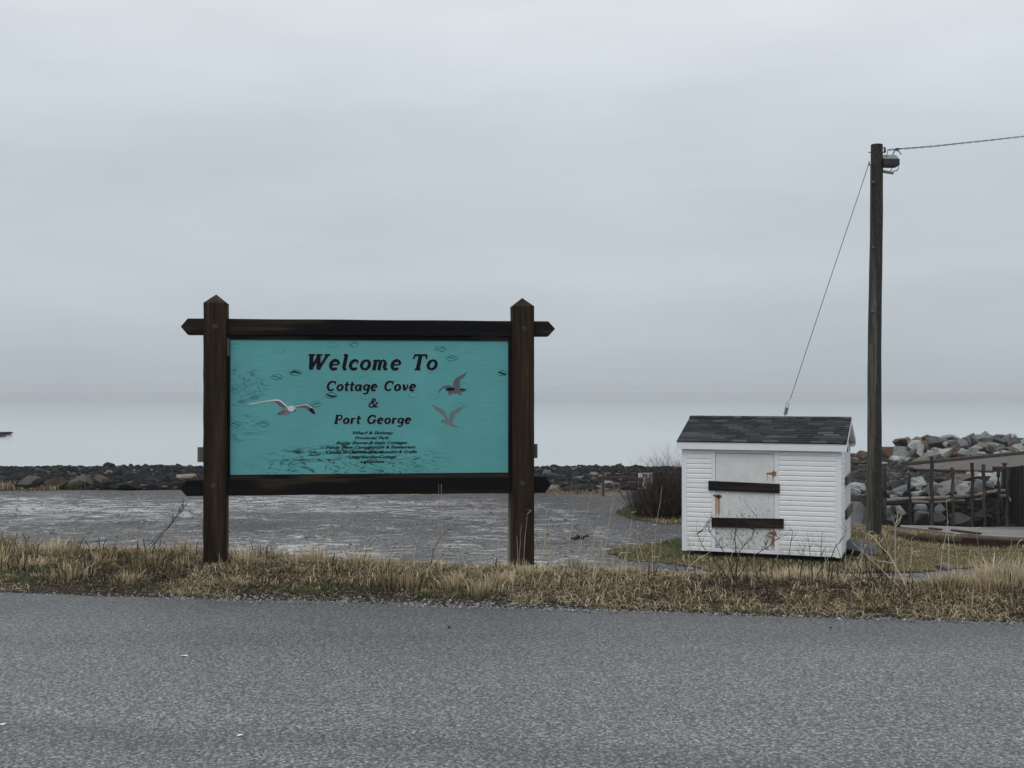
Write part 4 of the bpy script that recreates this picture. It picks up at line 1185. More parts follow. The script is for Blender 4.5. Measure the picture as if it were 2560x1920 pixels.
# dark inner body, so that no gap shows daylight
mb = MB(); mb.box(.03, LW - .03, .03, DW - .03, .02, ZS + .02); mb.build('core', M['black'], shed)
NCO = 21
ex = (ZS - .0) / NCO
def course(name, x0, x1, i, side=None):
    z0 = i * ex
    pr = [(-.002, z0), (-.021, z0 + .002), (-.021, z0 + .008), (-.019, z0 + ex * .66), (-.004, z0 + ex - .003), (-.003, z0 + ex + .004), (.004, z0 + ex + .004), (.004, z0)]
    mb = MB()
    if side is None:
        n = len(pr)
        vs = [(x0, y, z) for y, z in pr] + [(x1, y, z) for y, z in pr]
    else:
        n = len(pr)
        vs = [(LW - y, x0, z) for y, z in pr] + [(LW - y, x1, z) for y, z in pr]
    fs = [tuple(range(n)), tuple(range(2 * n - 1, n - 1, -1))] + [((k + 1) % n, k, n + k, n + (k + 1) % n) for k in range(n)]
    mb.add(vs, fs)
    return mb.build(name, M['vinyl'], shed)
for i in range(NCO):
    course('siding_board', .075, xd0 - .002, i)
    course('siding_board', xd1 + .002, LW - .088, i)
    course('siding_board', .012, .98, i, 'R')
    mb = MB()
# corner trims
for (a, b, c, d) in ((-.022, .078, -.024, .03), (LW - .09, LW + .022, -.024, .02)):
    mb = MB(); mb.box(a, b, c, d, -.012, ZS + .004); mb.build('corner_trim', M['trim'], shed, bevel=.003)
mb = MB(); mb.box(-.016, .02, .03, DW, 0, ZS); mb.build('wall', M['vinyl'], shed)
mb = MB(); mb.box(.02, LW - .02, DW - .02, DW + .012, 0, ZS); mb.build('wall', M['vinyl'], shed)
# side wall: door beyond the siding with frame and grey boards
mb = MB(); mb.box(LW - .004, LW + .016, 1.02, DW - .14, .02, ZS - .1); mb.build('side_door', M['pale_panel'] if 'pale_panel' in M else M['trim'], shed)
mb = MB(); mb.box(LW - .004, LW + .030, .985, 1.08, -.01, ZS); mb.build('side_door_frame', M['trim'], shed)
mb = MB(); mb.box(LW - .004, LW + .026, DW - .13, DW + .02, -.01, ZS); mb.build('side_door_frame', M['trim'], shed)
for py0, py1 in ((1192, 1213), (1274, 1298)):
    _, za = HS.loc(2112, py0); _, zb_ = HS.loc(2112, py1)
    k = (23.0 / 22.2)
    za, zb_ = 1.6 - ZF - (py0 - 974) * 23.1 / F, 1.6 - ZF - (py1 - 974) * 23.1 / F
    mb = MB(); mb.box(LW + .028, LW + .068, .93, DW + .12, zb_, za); mb.build('side_board', M['grey_wood'], shed, bevel=.003)
# front door: frame, leaf, fittings
xl_, xr_ = hl(1789.5, 1250)[0], hl(1935.5, 1250)[0]
zt_ = hl(1790, 1133)[1]; zbt = hl(1790, 1371)[1] + .02
mb = MB(); mb.box(xd0, xl_ - .006, -.022, .01, 0, ZS); mb.build('door_frame', M['trim'], shed, bevel=.003)
mb = MB(); mb.box(xr_ + .006, xd1, -.022, .01, 0, ZS); mb.build('door_frame', M['trim'], shed, bevel=.003)
mb = MB(); mb.box(xl_ - .005, xr_ + .005, -.021, .01, zt_ + .01, ZS); mb.build('door_frame', M['trim'], shed, bevel=.003)
mb = MB(); mb.box(xl_ - .005, xr_ + .005, -.021, .01, 0, zbt - .008); mb.build('door_frame', M['trim'], shed, bevel=.003)
RUST = []
def rs(pxc, y0, y1, wd): x, z1 = hl(pxc, y0); _, z0 = hl(pxc, y1); RUST.append((x, z0, z1, wd))
rs(1797, 1245, 1293, .035); rs(1791, 1245, 1290, .015); rs(1918, 1185, 1207, .012); rs(1932, 1185, 1208, .014); rs(1940, 1182, 1208, .010); rs(1934, 1340, 1376, .025); rs(1930, 1340, 1376, .02)
M['door'] = door_material()
mb = MB(); mb.box(xl_, xr_, -.012, .01, zbt, zt_); door = mb.build('door', M['door'], shed, bevel=.002)
def hinge(cx0, cx1, cy0, cy1):
    a, z1 = hl(cx0, cy0, -.02); b, z0 = hl(cx1, cy1, -.02)
    zc = (z0 + z1) / 2
    mb = MB()
    mb.add([(a, -.0155, zc + .012), (b - .06, -.0155, zc + .028), (b - .06, -.0155, zc - .030), (a, -.0155, zc - .012), (a, -.012, zc + .012), (b - .06, -.012, zc + .028), (b - .06, -.012, zc - .030), (a, -.012, zc - .012)],
           [(0, 3, 2, 1), (4, 5, 6, 7), (0, 1, 5, 4), (1, 2, 6, 5), (2, 3, 7, 6), (3, 0, 4, 7)])
    mb.box(b - .045, b, -.026, -.022, z0 + .015, z1 - .015)
    mb.tube([(b - .056, -.022, z0), (b - .056, -.022, z1)], .009, 8)
    for q in (.1, .45, .8): mb.tube([(a + (b - a - .06) * q, -.0155, zc), (a + (b - a - .06) * q, -.020, zc)], .006, 6)
    mb.build('hinge', M['rust'], door)
hinge(1916, 1941, 1176, 1192); hinge(1921, 1941, 1326, 1341)
a, z = hl(1785.5, 1239); b, _ = hl(1804, 1241); 
mb = MB(); mb.tube([(a, -.030, z), (b, -.030, z - .004)], .011, 8); mb.tube([(a, -.030, z), (a, -.048, z + .02)], .012, 8); mb.box(a + .05, b - .02, -.028, -.012, z - .045, z + .02)
mb.build('sliding_bolt', M['iron'], door)
for (pl, pr_, yt0, yb0, yt1, yb1) in ((1771, 1949, 1202, 1225.5, 1210, 1233), (1779, 1959, 1294, 1317.5, 1297, 1321.5)):
    x0, z1_ = hl(pl, yt0, -.045); _, z0_ = hl(pl, yb0, -.045); x1, z3_ = hl(pr_, yt1, -.045); _, z2_ = hl(pr_, yb1, -.045)
    mb = MB(); mb.prism([(x0, z0_), (x1, z2_), (x1, z3_), (x0, z1_)], -.060, -.023)
    bd = mb.build('nailed_board', M['dark_board'], shed, bevel=.003)
    mb = MB()
    for u in (.05, .09, .92, .96):
        xx_ = x0 + (x1 - x0) * u; zz_ = z0_ + (z2_ - z0_) * u + .09
        mb.tube([(xx_, -.060, zz_), (xx_, -.0625, zz_)], .006, 6)
    mb.build('nail', M['metal'], bd)
# eave fascia, roof, rakes
ov = .13; ez0 = ZS - .002; ez1 = hl(1692, 1102.5, -.10)[1]; 
xR0, xR1 = hl(1692, 1110, -.10)[0], hl(2117, 1120, -.10)[0]
mb = MB(); mb.box(xR0, xR1, -.115, -.095, ez0, ez1 - .002); mb.box(xR0 + .002, xR1 - .002, -.123, -.1155, ez1 - .03, ez1 - .004); mb.build('fascia', M['trim'], shed, bevel=.002)
mb = MB(); mb.box(xR0 + .01, xR1 - .01, -.094, -.003, ZS + .005, ZS + .017); mb.build('soffit', M['trim'], shed)
YR = DW / 2; zr = hl(1723.3, 1041, YR)[1]
yb_ = DW + .10
def roofp(x0, x1, y0, z0, y1, z1, th): return [(x0, y0, z0), (x1, y0, z0), (x1, y1, z1), (x0, y1, z1), (x0, y0, z0 - th), (x1, y0, z0 - th), (x1, y1, z1 - th), (x0, y1, z1 - th)]
BF = [(0, 1, 2, 3), (7, 6, 5, 4), (0, 4, 5, 1), (1, 5, 6, 2), (2, 6, 7, 3), (3, 7, 4, 0)]
mb = MB(); mb.add(roofp(xR0, xR1, -.125, ez1, YR, zr - .012, .02), BF); roof = mb.build('roof', M['dark_metal'], shed)
mb = MB(); mb.add(roofp(xR0, xR1, yb_ + .02, ez1, YR, zr - .012, .02), BF); mb.build('roof', M['shingle'], shed)
mb = MB(); mb.add([(LW - .004, 0, ZS - .01), (LW - .004, DW, ZS - .01), (LW - .004, YR, zr - .04), (LW + .006, 0, ZS - .01), (LW + .006, DW, ZS - .01), (LW + .006, YR, zr - .04),
                   (.0, 0, ZS - .01), (.0, DW, ZS - .01), (.0, YR, zr - .04), (-.01, 0, ZS - .01), (-.01, DW, ZS - .01), (-.01, YR, zr - .04)],
                  [(0, 2, 1), (3, 4, 5), (0, 1, 4, 3), (1, 2, 5, 4), (2, 0, 3, 5), (6, 7, 8), (9, 11, 10), (6, 9, 10, 7), (7, 10, 11, 8), (8, 11, 9, 6)])
mb.build('gable', M['trim'], shed)
# back fascia and raking boards, returned ends
mb = MB(); mb.box(xR0, xR1, yb_ - .005, yb_ + .015, ez0, ez1 - .02); mb.build('fascia', M['trim'], shed)
for xx0, xx1 in ((xR0 - .004, xR0 + .016), (xR1 - .016, xR1 + .004)):
    for (ya, yc) in ((-.118, YR), (yb_ + .016, YR)):
        mb = MB(); mb.add(roofp(xx0, xx1, ya, ez1 - .022, yc, zr - .036, .095), BF); mb.build('rake_board', M['trim'], shed)
for (xa, xb) in ((LW + .008, xR1 - .018),):
    mb = MB(); mb.add(roofp(xa, xb, -.09, ez1 - .10, YR, zr - .115, .01), BF); mb.add(roofp(xa, xb, yb_ - .01, ez1 - .10, YR, zr - .115, .01), BF); mb.build('soffit', M['trim'], shed)
    mb = MB(); mb.box(xa + .002, xb - .002, DW + .002, yb_ - .008, ez0 - .02, ez1 - .11); mb.build('soffit', M['trim'], shed)
slope = Vector((0, YR + .125, zr - .012 - ez1)); sl_len = slope.length; sdir = slope.normalized(); snrm = Vector((0, -sdir.z, sdir.y))
NR = 11; exp_ = (sl_len - .05) / NR; tabw = .302
tm = {}
def tab_mesh(wd):
    k = round(wd, 2)
    if k not in tm:
        mb = MB(); w_ = k / 2 - .003; c = .012
        # x along the eave, y up the slope, z off the roof; front corners clipped, butt end proud
        pts = [(-w_ + c, 0), (w_ - c, 0), (w_, .012), (w_, exp_ + .02), (-w_, exp_ + .02), (-w_, .012)]
        n = 6
        vs = [(x, y, .011 - .05 * y) for x, y in pts] + [(x, y, .0005) for x, y in pts]
        mb.add(vs, [tuple(range(n)), tuple(range(2 * n - 1, n - 1, -1))] + [((i + 1) % n, i, n + i, n + (i + 1) % n) for i in range(n)])
        me = mb.mesh('shingle'); me.materials.append(M['shingle']); tm[k] = me
    return tm[k]
slang = math.atan2(sdir.z, sdir.y)
rsh = random.Random(4)
for r_ in range(NR):
    off = (r_ * .43 * tabw + .13) % tabw + rsh.uniform(-.01, .01)
    x = xR0 - off
    while x < xR1 - .01:
        a, b = max(x, xR0 + .003), min(x + tabw, xR1 - .003)
        if b - a > .02:
            p = Vector(((a + b) / 2, -.125, ez1)) + sdir * (r_ * exp_ - .004) + snrm * .001
            o = link('shingle', tab_mesh(b - a), None, roof, loc=p, rot=(slang, 0, 0))
        x += tabw
nc = 21; cw = (xR1 - xR0) / nc
mb = MB()
for s_, (dy, dz) in ((-1, (sdir.y, sdir.z)),):
    pass
for k in range(nc):
    a, b = xR0 + k * cw + .002, xR0 + (k + 1) * cw - .002
    mb = MB(); q = .105; t = .012
    y0, z0 = YR - sdir.y * q, zr - sdir.z * q + .004
    y2 = YR + sdir.y * q
    prof = [(y0, z0 + .012), (YR, zr + .018), (y2, z0 + .012), (y2, z0), (YR, zr + .002), (y0, z0)]
    n = 6
    lf = .004 * (k % 2)
    vs = [(a, y, z + lf) for y, z in prof] + [(b, y, z) for y, z in prof]
    mb.add(vs, [tuple(range(n)), tuple(range(2 * n - 1, n - 1, -1))] + [((i + 1) % n, i, n + i, n + (i + 1) % n) for i in range(n)])
    mb.build('ridge_shingle', M['shingle'], roof)
# timbers it sits on
for y in (.15, DW - .3):
    mb = MB(); mb.box(.35, LW - .02, y, y + .14, -.11, -.002); mb.build('skid', M['black'], shed)
for x in (.45, 1.35, 2.3, LW - .12):
    mb = MB(); mb.box(x - .10, x + .09, .10, .34, -.30, -.112); mb.build('block', M['black'], shed)

# ------------------------------------------------------------------ utility pole with its lamp, guy and service wire
PD = 26.6
pb = P(2183.5, 1345, PD); ptop = P(2191.5, 362, PD)
pole = empty('utility_pole', (pb.x, pb.y, pb.z))
tag(pole, 'tall weathered wooden utility pole with a floodlight near its top', 'pole')
h_ = ptop.z - pb.z
mb = MB(); pts, rad = [], []
for k in range(26):
    t = k / 25
    pts.append(((ptop.x - pb.x) * t + .012 * math.sin(t * 9), .008 * math.sin(t * 7), -.35 + (h_ + .35) * t)); rad.append((.170 - .036 * t) * (1 + .012 * math.sin(k * 1.9)))
mb.tube(pts, rad, 28); shaft = mb.build('shaft', M['pole'], pole, smooth=True)
# slightly domed worn top
mb = MB(); mb.tube([(ptop.x - pb.x, 0, h_ - .004), (ptop.x - pb.x, 0, h_ + .010), (ptop.x - pb.x, 0, h_ + .018)], [.134, .118, .06], 20); mb.build('worn_top', M['grey_wood'], pole, smooth=True)
def pl(px, py, dy=0.0):
    q = P(px, py, PD + dy); return Vector((q.x - pb.x, q.y - pb.y, q.z - pb.z))
# lamp housing right of the pole
A_ = pl(2204, 387, -.02); B_ = pl(2243, 416, -.02); zmid = pl(2220, 400)[2]
mb = MB(); mb.add([(A_.x, -.16, zmid), (B_.x, -.16, zmid), (B_.x - .02, -.02, A_.z), (A_.x, -.02, A_.z), (A_.x, .18, zmid), (B_.x, .18, zmid), (B_.x - .02, .10, A_.z), (A_.x, .10, A_.z)],
                  [(0, 1, 2, 3), (5, 4, 7, 6), (3, 2, 6, 7), (1, 5, 6, 2), (4, 0, 3, 7), (4, 5, 1, 0)])
lamp = mb.build('lamp_housing', M['lamp_grey'], pole, bevel=.008)
mb = MB(); mb.box(A_.x + .004, B_.x + .012, -.165, .185, B_.z, zmid - .003); mb.build('lamp_body', M['dark_metal'], lamp, bevel=.006)
for u0, u1 in ((.14, .44), (.54, .90)):
    mb = MB(); mb.box(A_.x + (B_.x - A_.x) * u0, A_.x + (B_.x - A_.x) * u1, -.172, -.1655, B_.z + .03, zmid - .035); mb.build('lamp_glass', M['glass_dark'], lamp)
mb = MB(); mb.tube([pl(2203, 427, -.02), pl(2216, 430, -.05), pl(2234, 433, -.08)], [.035, .034, .030], 10); mb.build('bracket_arm', M['lamp_grey'], pole, smooth=True)
mb = MB(); mb.tube([pl(2243, 402, -.05), pl(2246, 410, -.05), pl(2245.5, 422, -.05), pl(2242, 427, -.06), pl(2232, 428, -.07)], .011, 6); mb.tube([pl(2229, 416, -.05), pl(2229, 424, -.05), pl(2224, 429, -.05)], .010, 6)
mb.tube([pl(2209, 416, -.05), pl(2205, 425, -.05)], .010, 6); mb.build('cable_loop', M['wire'], pole)
mb = MB(); mb.tube([pl(2203, 370.5), pl(2214, 369.5)], .012, 6); mb.tube([pl(2203, 382), pl(2214, 380)], .012, 6); mb.tube([pl(2212, 367), pl(2212, 383)], .010, 6); mb.build('insulator_bracket', M['dark_metal'], pole)
mb = MB(); c0, c1 = pl(2212, 371), pl(2212, 381)
mb.tube([c1, c1.lerp(c0, .25), c1.lerp(c0, .4), c1.lerp(c0, .6), c1.lerp(c0, .8), c0], [.020, .032, .018, .030, .018, .024], 10); mb.build('insulator', M['porcelain'], pole, smooth=True)
mb = MB(); mb.tube([pl(2171, 381), pl(2176, 381)], .012, 6); mb.build('through_bolt', M['dark_metal'], pole)
# conduit down the left face
mb = MB(); mb.tube([pl(2178, 412, -.12), pl(2177, 600, -.15), pl(2175.5, 760, -.16), pl(2174, 860, -.165)], .022, 8); mb.tube([pl(2172.5, 404), pl(2173, 412), pl(2180, 414, -.13)], .018, 6); mb.build('ground_conduit', M['dark_metal'], pole)
for py_ in (458, 620, 780):
    mb = MB(); mb.box(pl(2174, py_).x, pl(2180, py_).x, -.185, -.10, pl(2174, py_).z - .012, pl(2174, py_).z + .012); mb.build('conduit_clip', M['metal'], pole)
# service wire, twisted pair running to the right
w0 = P(2217, 375, PD); w1 = P(2560, 341, 34); w2 = P(3100, 300, 50)
def wirept(t):
    p = w0.lerp(w2, t); 
    return p
cwire = []
pA, pB, pC = w0, P(2400, 360, 30), P(2560, 341, 34)
mb = MB()
n_ = 220
ctrl = [(2217, 375, PD), (2260, 371.5, 27.4), (2330, 366, 28.6), (2400, 358.5, 30), (2480, 350, 31.9), (2560, 341, 34), (2700, 323, 37.6), (2900, 292, 43)]
cx_ = [c[0] for c in ctrl]
def wp(px_):
    return P(px_, np.interp(px_, cx_, [c[1] for c in ctrl]), np.interp(px_, cx_, [c[2] for c in ctrl]))
for s_ in (0, math.pi):
    q = []
    for k in range(n_ + 1):
        p = wp(2217 + (2900 - 2217) * k / n_); a = k * .5 + s_
        q.append((p.x, p.y + .012 * math.cos(a), p.z + .014 * math.sin(a)))
    mb.tube(q, .0085, 4)
for dx, dz in ((.12, -.02),): 
    p = wp(2235); mb.tube([p, (p.x + dx, p.y, p.z + dz - .03), (p.x + dx + .05, p.y, p.z - .12)], .012, 4)
wire = mb.build('service_wire', M['wire'])
tag(wire, 'twisted service wire running from the utility pole out of the picture', 'wire')
mb = MB(); q0, q1 = wp(2240), wp(2246)
mb.tube([q0, q1], .03, 6); mb.tube([q0 + Vector((-.02, 0, -.02)), q0 + Vector((-.08, 0, -.13))], .014, 5); mb.build('splice_clamp', M['rust_pipe'], wire)
mb = MB(); mb.tube([P(2219, 378, PD), P(2216, 392, PD - .1), P(2214, 404, PD - .17)], .009, 5); mb.build('lamp_lead', M['wire'], wire)
# guy: from the pole top down to the ground behind the shed
ga = P(2172.5, 408, PD); gi = P(1968.5, 1012, 27.3); gg = P(1860, 1333, 27.5)
mb = MB(); mb.tube([ga, P(2150, 476, 26.8), P(2062, 737, 27.05), P(1975.5, 998, 27.3)], .008, 5)
guy = mb.build('guy_wire', M['wire']); tag(guy, 'thin guy wire slanting from the pole top down behind the shed roof', 'wire')
mb = MB(); mb.tube([P(1964, 1018, 27.3), P(1966, 1008, 27.3), P(1972.5, 1000, 27.3), P(1972.5, 1010, 27.3), P(1970, 1020, 27.3)], .008, 5); mb.build('loop', M['metal'], guy)
ia, ib = P(1967.5, 1018, 27.3), P(1963, 1036, 27.3)
mb = MB(); mb.tube([ia, ia.lerp(ib, .12), ia.lerp(ib, .3), ia.lerp(ib, .5), ia.lerp(ib, .7), ia.lerp(ib, .88), ib], [.030, .045, .036, .047, .036, .047, .034], 10); mb.build('strain_insulator', M['metal'], guy, smooth=True)
mb = MB(); mb.tube([ib, gg + Vector((0, 0, -.3))], .010, 5); mb.build('anchor_rod', M['wire'], guy)

# ------------------------------------------------------------------ post fence by the slip
fence = empty('post_fence', P(2360, 1300, 38))
tag(fence, 'ragged row of silvered posts with stacked logs holding back the stones', 'fence')
fo = fence.location
FP = [(2210.6, 2213, 1168, 9, 38.6), (2272, 2277, 1180, 8.5, 38.6), (2328.6, 2330, 1141, 10.5, 38.3), (2380.6, 2383, 1169, 9, 38.2), (2431, 2430, 1157, 10, 38), (2459, 2463, 1161, 9.5, 37.8), (2497, 2495, 1168, 9, 37.5), (2519, 2517, 1172, 9, 37.3)]
for i, (xt, xb_, yt, wd, d) in enumerate(FP):
    a = P(xt, yt, d); b = P(xb_, 1330, d); r_ = wd * d / F / 2
    mb = MB(); pts, rad = [], []
    for k in range(9):
        t = k / 8; p = b.lerp(a, t) - fo
        pts.append(p + Vector((.02 * math.sin(k * 1.7 + i), 0, 0))); rad.append(r_ * (1.08 - .12 * t) * (.5 if (k == 8 and i == 1) else 1))
    mb.tube(pts, rad, 10); mb.build('post', M['post_wood'], fence, smooth=True)
def log(pts, rpx, name='log', m='grey_log'):
    q = [P(*p) - fo for p in pts]
    mb = MB(); n_ = len(q); full = []
    for i in range(n_ - 1):
        for k in range(3): full.append(q[i].lerp(q[i + 1], k / 3))
    full.append(q[-1])
    mb.tube(full, [rpx * 38.5 / F * (1 + .08 * math.sin(k * 2.2 + q[0].x)) for k in range(len(full))], 10); mb.build(name, M[m], fence, smooth=True)
log([(2214, 1251, 38.9), (2268, 1247, 38.85), (2318, 1246, 38.8)], 5); log([(2320, 1247, 38.7), (2375, 1243, 38.5)], 5.6); log([(2377, 1242, 38.5), (2430, 1240, 38.3)], 5.4)
log([(2430, 1241, 38.2), (2462, 1233, 38.1), (2493, 1228, 37.9)], 5); log([(2492, 1228, 37.9), (2517, 1227, 37.6)], 4.6)
log([(2216, 1260, 38.9), (2272, 1257, 38.8)], 4.2, m='red_wood'); log([(2272, 1255, 38.8), (2324, 1256, 38.7)], 4.6); log([(2326, 1256, 38.6), (2376, 1253, 38.5)], 3); log([(2378, 1252.5, 38.4), (2412, 1251, 38.3)], 2.6)
log([(2436, 1249, 38.2), (2460, 1247, 38.1)], 3); log([(2462, 1238, 38.1), (2500, 1235, 37.9)], 3.6, m='red_wood'); log([(2498, 1241, 37.8), (2518, 1239, 37.6)], 5); log([(2518, 1236, 37.5), (2527, 1254, 37.3)], 2.5)
# ------------------------------------------------------------------ wharf
ZW = -2.31
wharf = empty('wharf', G(2270, 1163, ZW)); wo_ = wharf.location
tag(wharf, 'low grey plank wharf running out to the right below the breakwater', 'wharf')
far0, far1 = G(2266, 1163.5, ZW), G(2900, 1102, ZW)
near0, near1 = G(2290, 1171, ZW), G(2620, 1180, ZW)
# deck laid plank by plank across its run
NPk = 46
for i in range(NPk):
    t0, t1 = i / NPk, (i + .965) / NPk
    a, b, c, d = far0.lerp(far1, t0), far0.lerp(far1, t1), near0.lerp(near1, t1), near0.lerp(near1, t0)
    zz_ = random.Random(i).uniform(-.006, .006)
    top = [Vector((q.x, q.y, ZW + zz_)) - wo_ for q in (d, c, b, a)]
    mb = MB(); mb.add([tuple(q) for q in top] + [(q[0], q[1], q[2] - .08) for q in top], [(0, 1, 2, 3), (7, 6, 5, 4), (0, 4, 5, 1), (1, 5, 6, 2), (2, 6, 7, 3), (3, 7, 4, 0)])
    mb.build('plank', M['deck_wood'], wharf)
def beam(a, b, w_, h_, m, name, par=wharf, off=wo_):
    a = Vector(a) - off; b = Vector(b) - off
    d_ = (b - a); d_.z = 0; d_.normalize(); n_ = Vector((-d_.y, d_.x, 0)) * w_ / 2
    mb = MB(); vs = []
    for z in (0, h_):
        for q in (a - n_, b - n_, b + n_, a + n_): vs.append((q.x, q.y, q.z + z))
    mb.add(vs, [(0, 3, 2, 1), (4, 5, 6, 7), (0, 1, 5, 4), (1, 2, 6, 5), (2, 3, 7, 6), (3, 0, 4, 7)])
    return mb.build(name, m, par, bevel=.012)
for k in range(5):
    a = far0.lerp(far1, k / 5); b = far0.lerp(far1, (k + 1) / 5 - .003); beam(a + Vector((0, 0, .02)), b + Vector((0, 0, .02)), .25, .15, M['beam_wood'], 'kerb_timber')
beam(near0 + Vector((0, -.14, -.33)), near1 + Vector((0, -.14, -.33)), .2, .30, M['red_wood'], 'edge_beam')
for px_ in (2487, 2493): pass
q = G(2487, 1180, ZW); beam(q + Vector((-.22, -.4, -.9)), q + Vector((.22, -.4, -.9)), .35, 1.18, M['red_wood'], 'edge_post')
# timber-faced quay wall nearer the viewer
quay = empty('quay_wall', P(2512, 1320, 40)); qo = quay.location
tag(quay, 'dark quay wall of upright tarred timbers at the right end of the post fence', 'wall')
x_ = 2507.0; i = 0
while x_ < 2780:
    r2 = random.Random(i * 3 + 1); wd = r2.uniform(7.5, 12.5); dd = np.interp(x_, [2507, 2780], [41.5, 35]) + r2.uniform(-.05, .05)
    top = 1169 - (x_ - 2507) * .12 + r2.uniform(-2, 2)
    a = P(x_ + wd / 2, top, dd) - qo; b = P(x_ + wd / 2, 1345, dd) - qo; rr2 = wd * dd / F / 2 * 1.04
    mb = MB(); mb.tube([b, b.lerp(a, .35), b.lerp(a, .7), a], [rr2, rr2 * r2.uniform(.93, 1.03), rr2, rr2 * .96], 9); mb.build('upright_timber', M['wharf_wood'], quay, smooth=True)
    x_ += wd * .97; i += 1
a, b = P(2505, 1172, 41.75), P(2780, 1139, 35.25)
mb = MB(); a_, b_ = a - qo, b - qo
mb.add([(a_.x, a_.y, a_.z), (b_.x, b_.y, b_.z), (b_.x, b_.y, -3.6 - qo.z), (a_.x, a_.y, -3.6 - qo.z), (a_.x + .1, a_.y + .3, a_.z), (b_.x + .1, b_.y + .3, b_.z), (b_.x + .1, b_.y + .3, -3.6 - qo.z), (a_.x + .1, a_.y + .3, -3.6 - qo.z)],
       [(0, 3, 2, 1), (4, 5, 6, 7), (0, 1, 5, 4), (1, 2, 6, 5), (2, 3, 7, 6), (3, 0, 4, 7)])
mb.build('backing', M['black'], quay)
# mooring bollard with a flared cap
bp = P(2511.5, 1168, 44); 
mb = MB(); zz_ = [(-1.2, .07), (-.02, .07), (.08, .065), (.12, .10), (.15, .115), (.165, .10)]
mb.tube([(0, 0, z) for z, r_ in zz_], [r_ for z, r_ in zz_], 12)
bol = mb.build('mooring_bollard', M['rust_pipe'], loc=bp, smooth=True); tag(bol, 'rusty mooring bollard with a flared cap above the end of the fence', 'bollard')
# skidway slab with broken rotten edge, timbers in front
zsl = -1.825
slab_px = [(2250, 1312.5), (2330, 1314), (2420, 1317.5), (2560, 1325), (2900, 1344), (2900, 1362), (2560, 1343), (2500, 1341), (2455, 1338.5), (2420, 1334), (2385, 1333), (2350, 1329), (2325, 1324), (2290, 1320), (2255, 1317)]
pv = [G(a, b, zsl) for a, b in slab_px]; n_ = len(pv)
mb = MB(); mb.add([tuple(p) for p in pv] + [(p.x, p.y, p.z - .35) for p in pv], [tuple(reversed(range(n_))), tuple(range(n_, 2 * n_))] + [(i, (i + 1) % n_, n_ + (i + 1) % n_, n_ + i) for i in range(n_)])
M['slab'] = plain('pale concrete', (.165, .150, .138), .85, var=.3, scale=1.6, bs=.4)
sk = mb.build('skidway_slab', M['slab']); tag(sk, 'pale concrete skidway slab in front of the posts, its near edge broken', 'slab')
def gbeam(x0, y0, x1, y1, z, w_, h_, m, name, lb, cat, rnd=False):
    a, b = G(x0, y0, z), G(x1, y1, z)
    if rnd:
        mb = MB(); full = [a.lerp(b, k / 8) for k in range(9)]
        mb.tube([(p.x, p.y, p.z + h_ / 2 + .01 * math.sin(i * 2)) for i, p in enumerate(full)], [h_ / 2 * (1 + .06 * math.sin(i * 1.7)) for i in range(9)], 12)
        o = mb.build(name, m, smooth=True)
    else:
        o = beam(a, b, w_, h_, m, name, None, Vector((0, 0, 0)))
    return tag(o, lb, cat)
gbeam(2222, 1346, 2412, 1362, -1.85, .2, .18, M['beam_wood'], 'log', 'mossy round log lying on the grass before the skidway slab', 'log', True)
gbeam(2405, 1367, 2536, 1375, -1.88, .24, .22, M['red_wood'], 'timber_beam', 'dark reddish squared timber at the end of the mossy log', 'beam')
gbeam(2538, 1372, 2900, 1396, -1.90, .22, .20, M['red_wood'], 'timber_beam', 'dark reddish timber leaving the picture at the far right', 'beam')
for i, (a, b, c, d, lb) in enumerate([(2325, 1322, 2352, 1326, 'short dark rotten plank at the broken tip of the pale slab'), (2380, 1327, 2450, 1336, 'long dark rotten plank lying on the pale slab')]):
    p, q_ = G(a, b, zsl), G(c, d, zsl); o = beam(p + Vector((0, 0, .002)), q_ + Vector((0, 0, .002)), .14, .035, M['red_wood'], 'rotten_plank', None, Vector((0, 0, 0))); tag(o, lb, 'plank')

# ------------------------------------------------------------------ gate by the shore
gd = 36.6
gate = empty('shore_gate', P(1508, 1243, gd)); go = gate.location
tag(gate, 'rusty pipe gate by the beach with a faded white and red board', 'gate')
mb = MB(); mb.tube([P(1508, 1250, gd) - go, P(1508, 1180, gd) - go], 3.3 * gd / F, 12); mb.build('post', M['rust_pipe'], gate, smooth=True)
mb = MB(); mb.tube([P(1511, 1191, gd) - go, P(1600, 1194, gd + .6) - go, P(1680, 1196, gd + 1.2) - go], 1.6 * gd / F, 8); mb.build('top_rail', M['rust_pipe'], gate, smooth=True)
mb = MB(); mb.tube([P(1511, 1227, gd) - go, P(1600, 1208, gd + .6) - go, P(1640, 1199, gd + .9) - go], 1.5 * gd / F, 8); mb.build('brace', M['rust_pipe'], gate, smooth=True)
c0, c1 = P(1595.5, 1183, gd + .5) - go, P(1631, 1221.5, gd + .75) - go
mb = MB(); mb.add([(c0.x, c0.y, c1.z), (c1.x, c1.y, c1.z), (c1.x, c1.y, c0.z), (c0.x, c0.y, c0.z), (c0.x, c0.y + .02, c1.z), (c1.x, c1.y + .02, c1.z), (c1.x, c1.y + .02, c0.z), (c0.x, c0.y + .02, c0.z)],
       [(0, 1, 2, 3), (7, 6, 5, 4), (0, 4, 5, 1), (1, 5, 6, 2), (2, 6, 7, 3), (3, 7, 4, 0)])
brd = mb.build('warning_board', M['trim'], gate)
W_, H_ = c1.x - c0.x, c0.z - c1.z
def bp_(u, v): return (c0.x + W_ * u, c0.y + (c1.y - c0.y) * u - .006, c1.z + H_ * v)
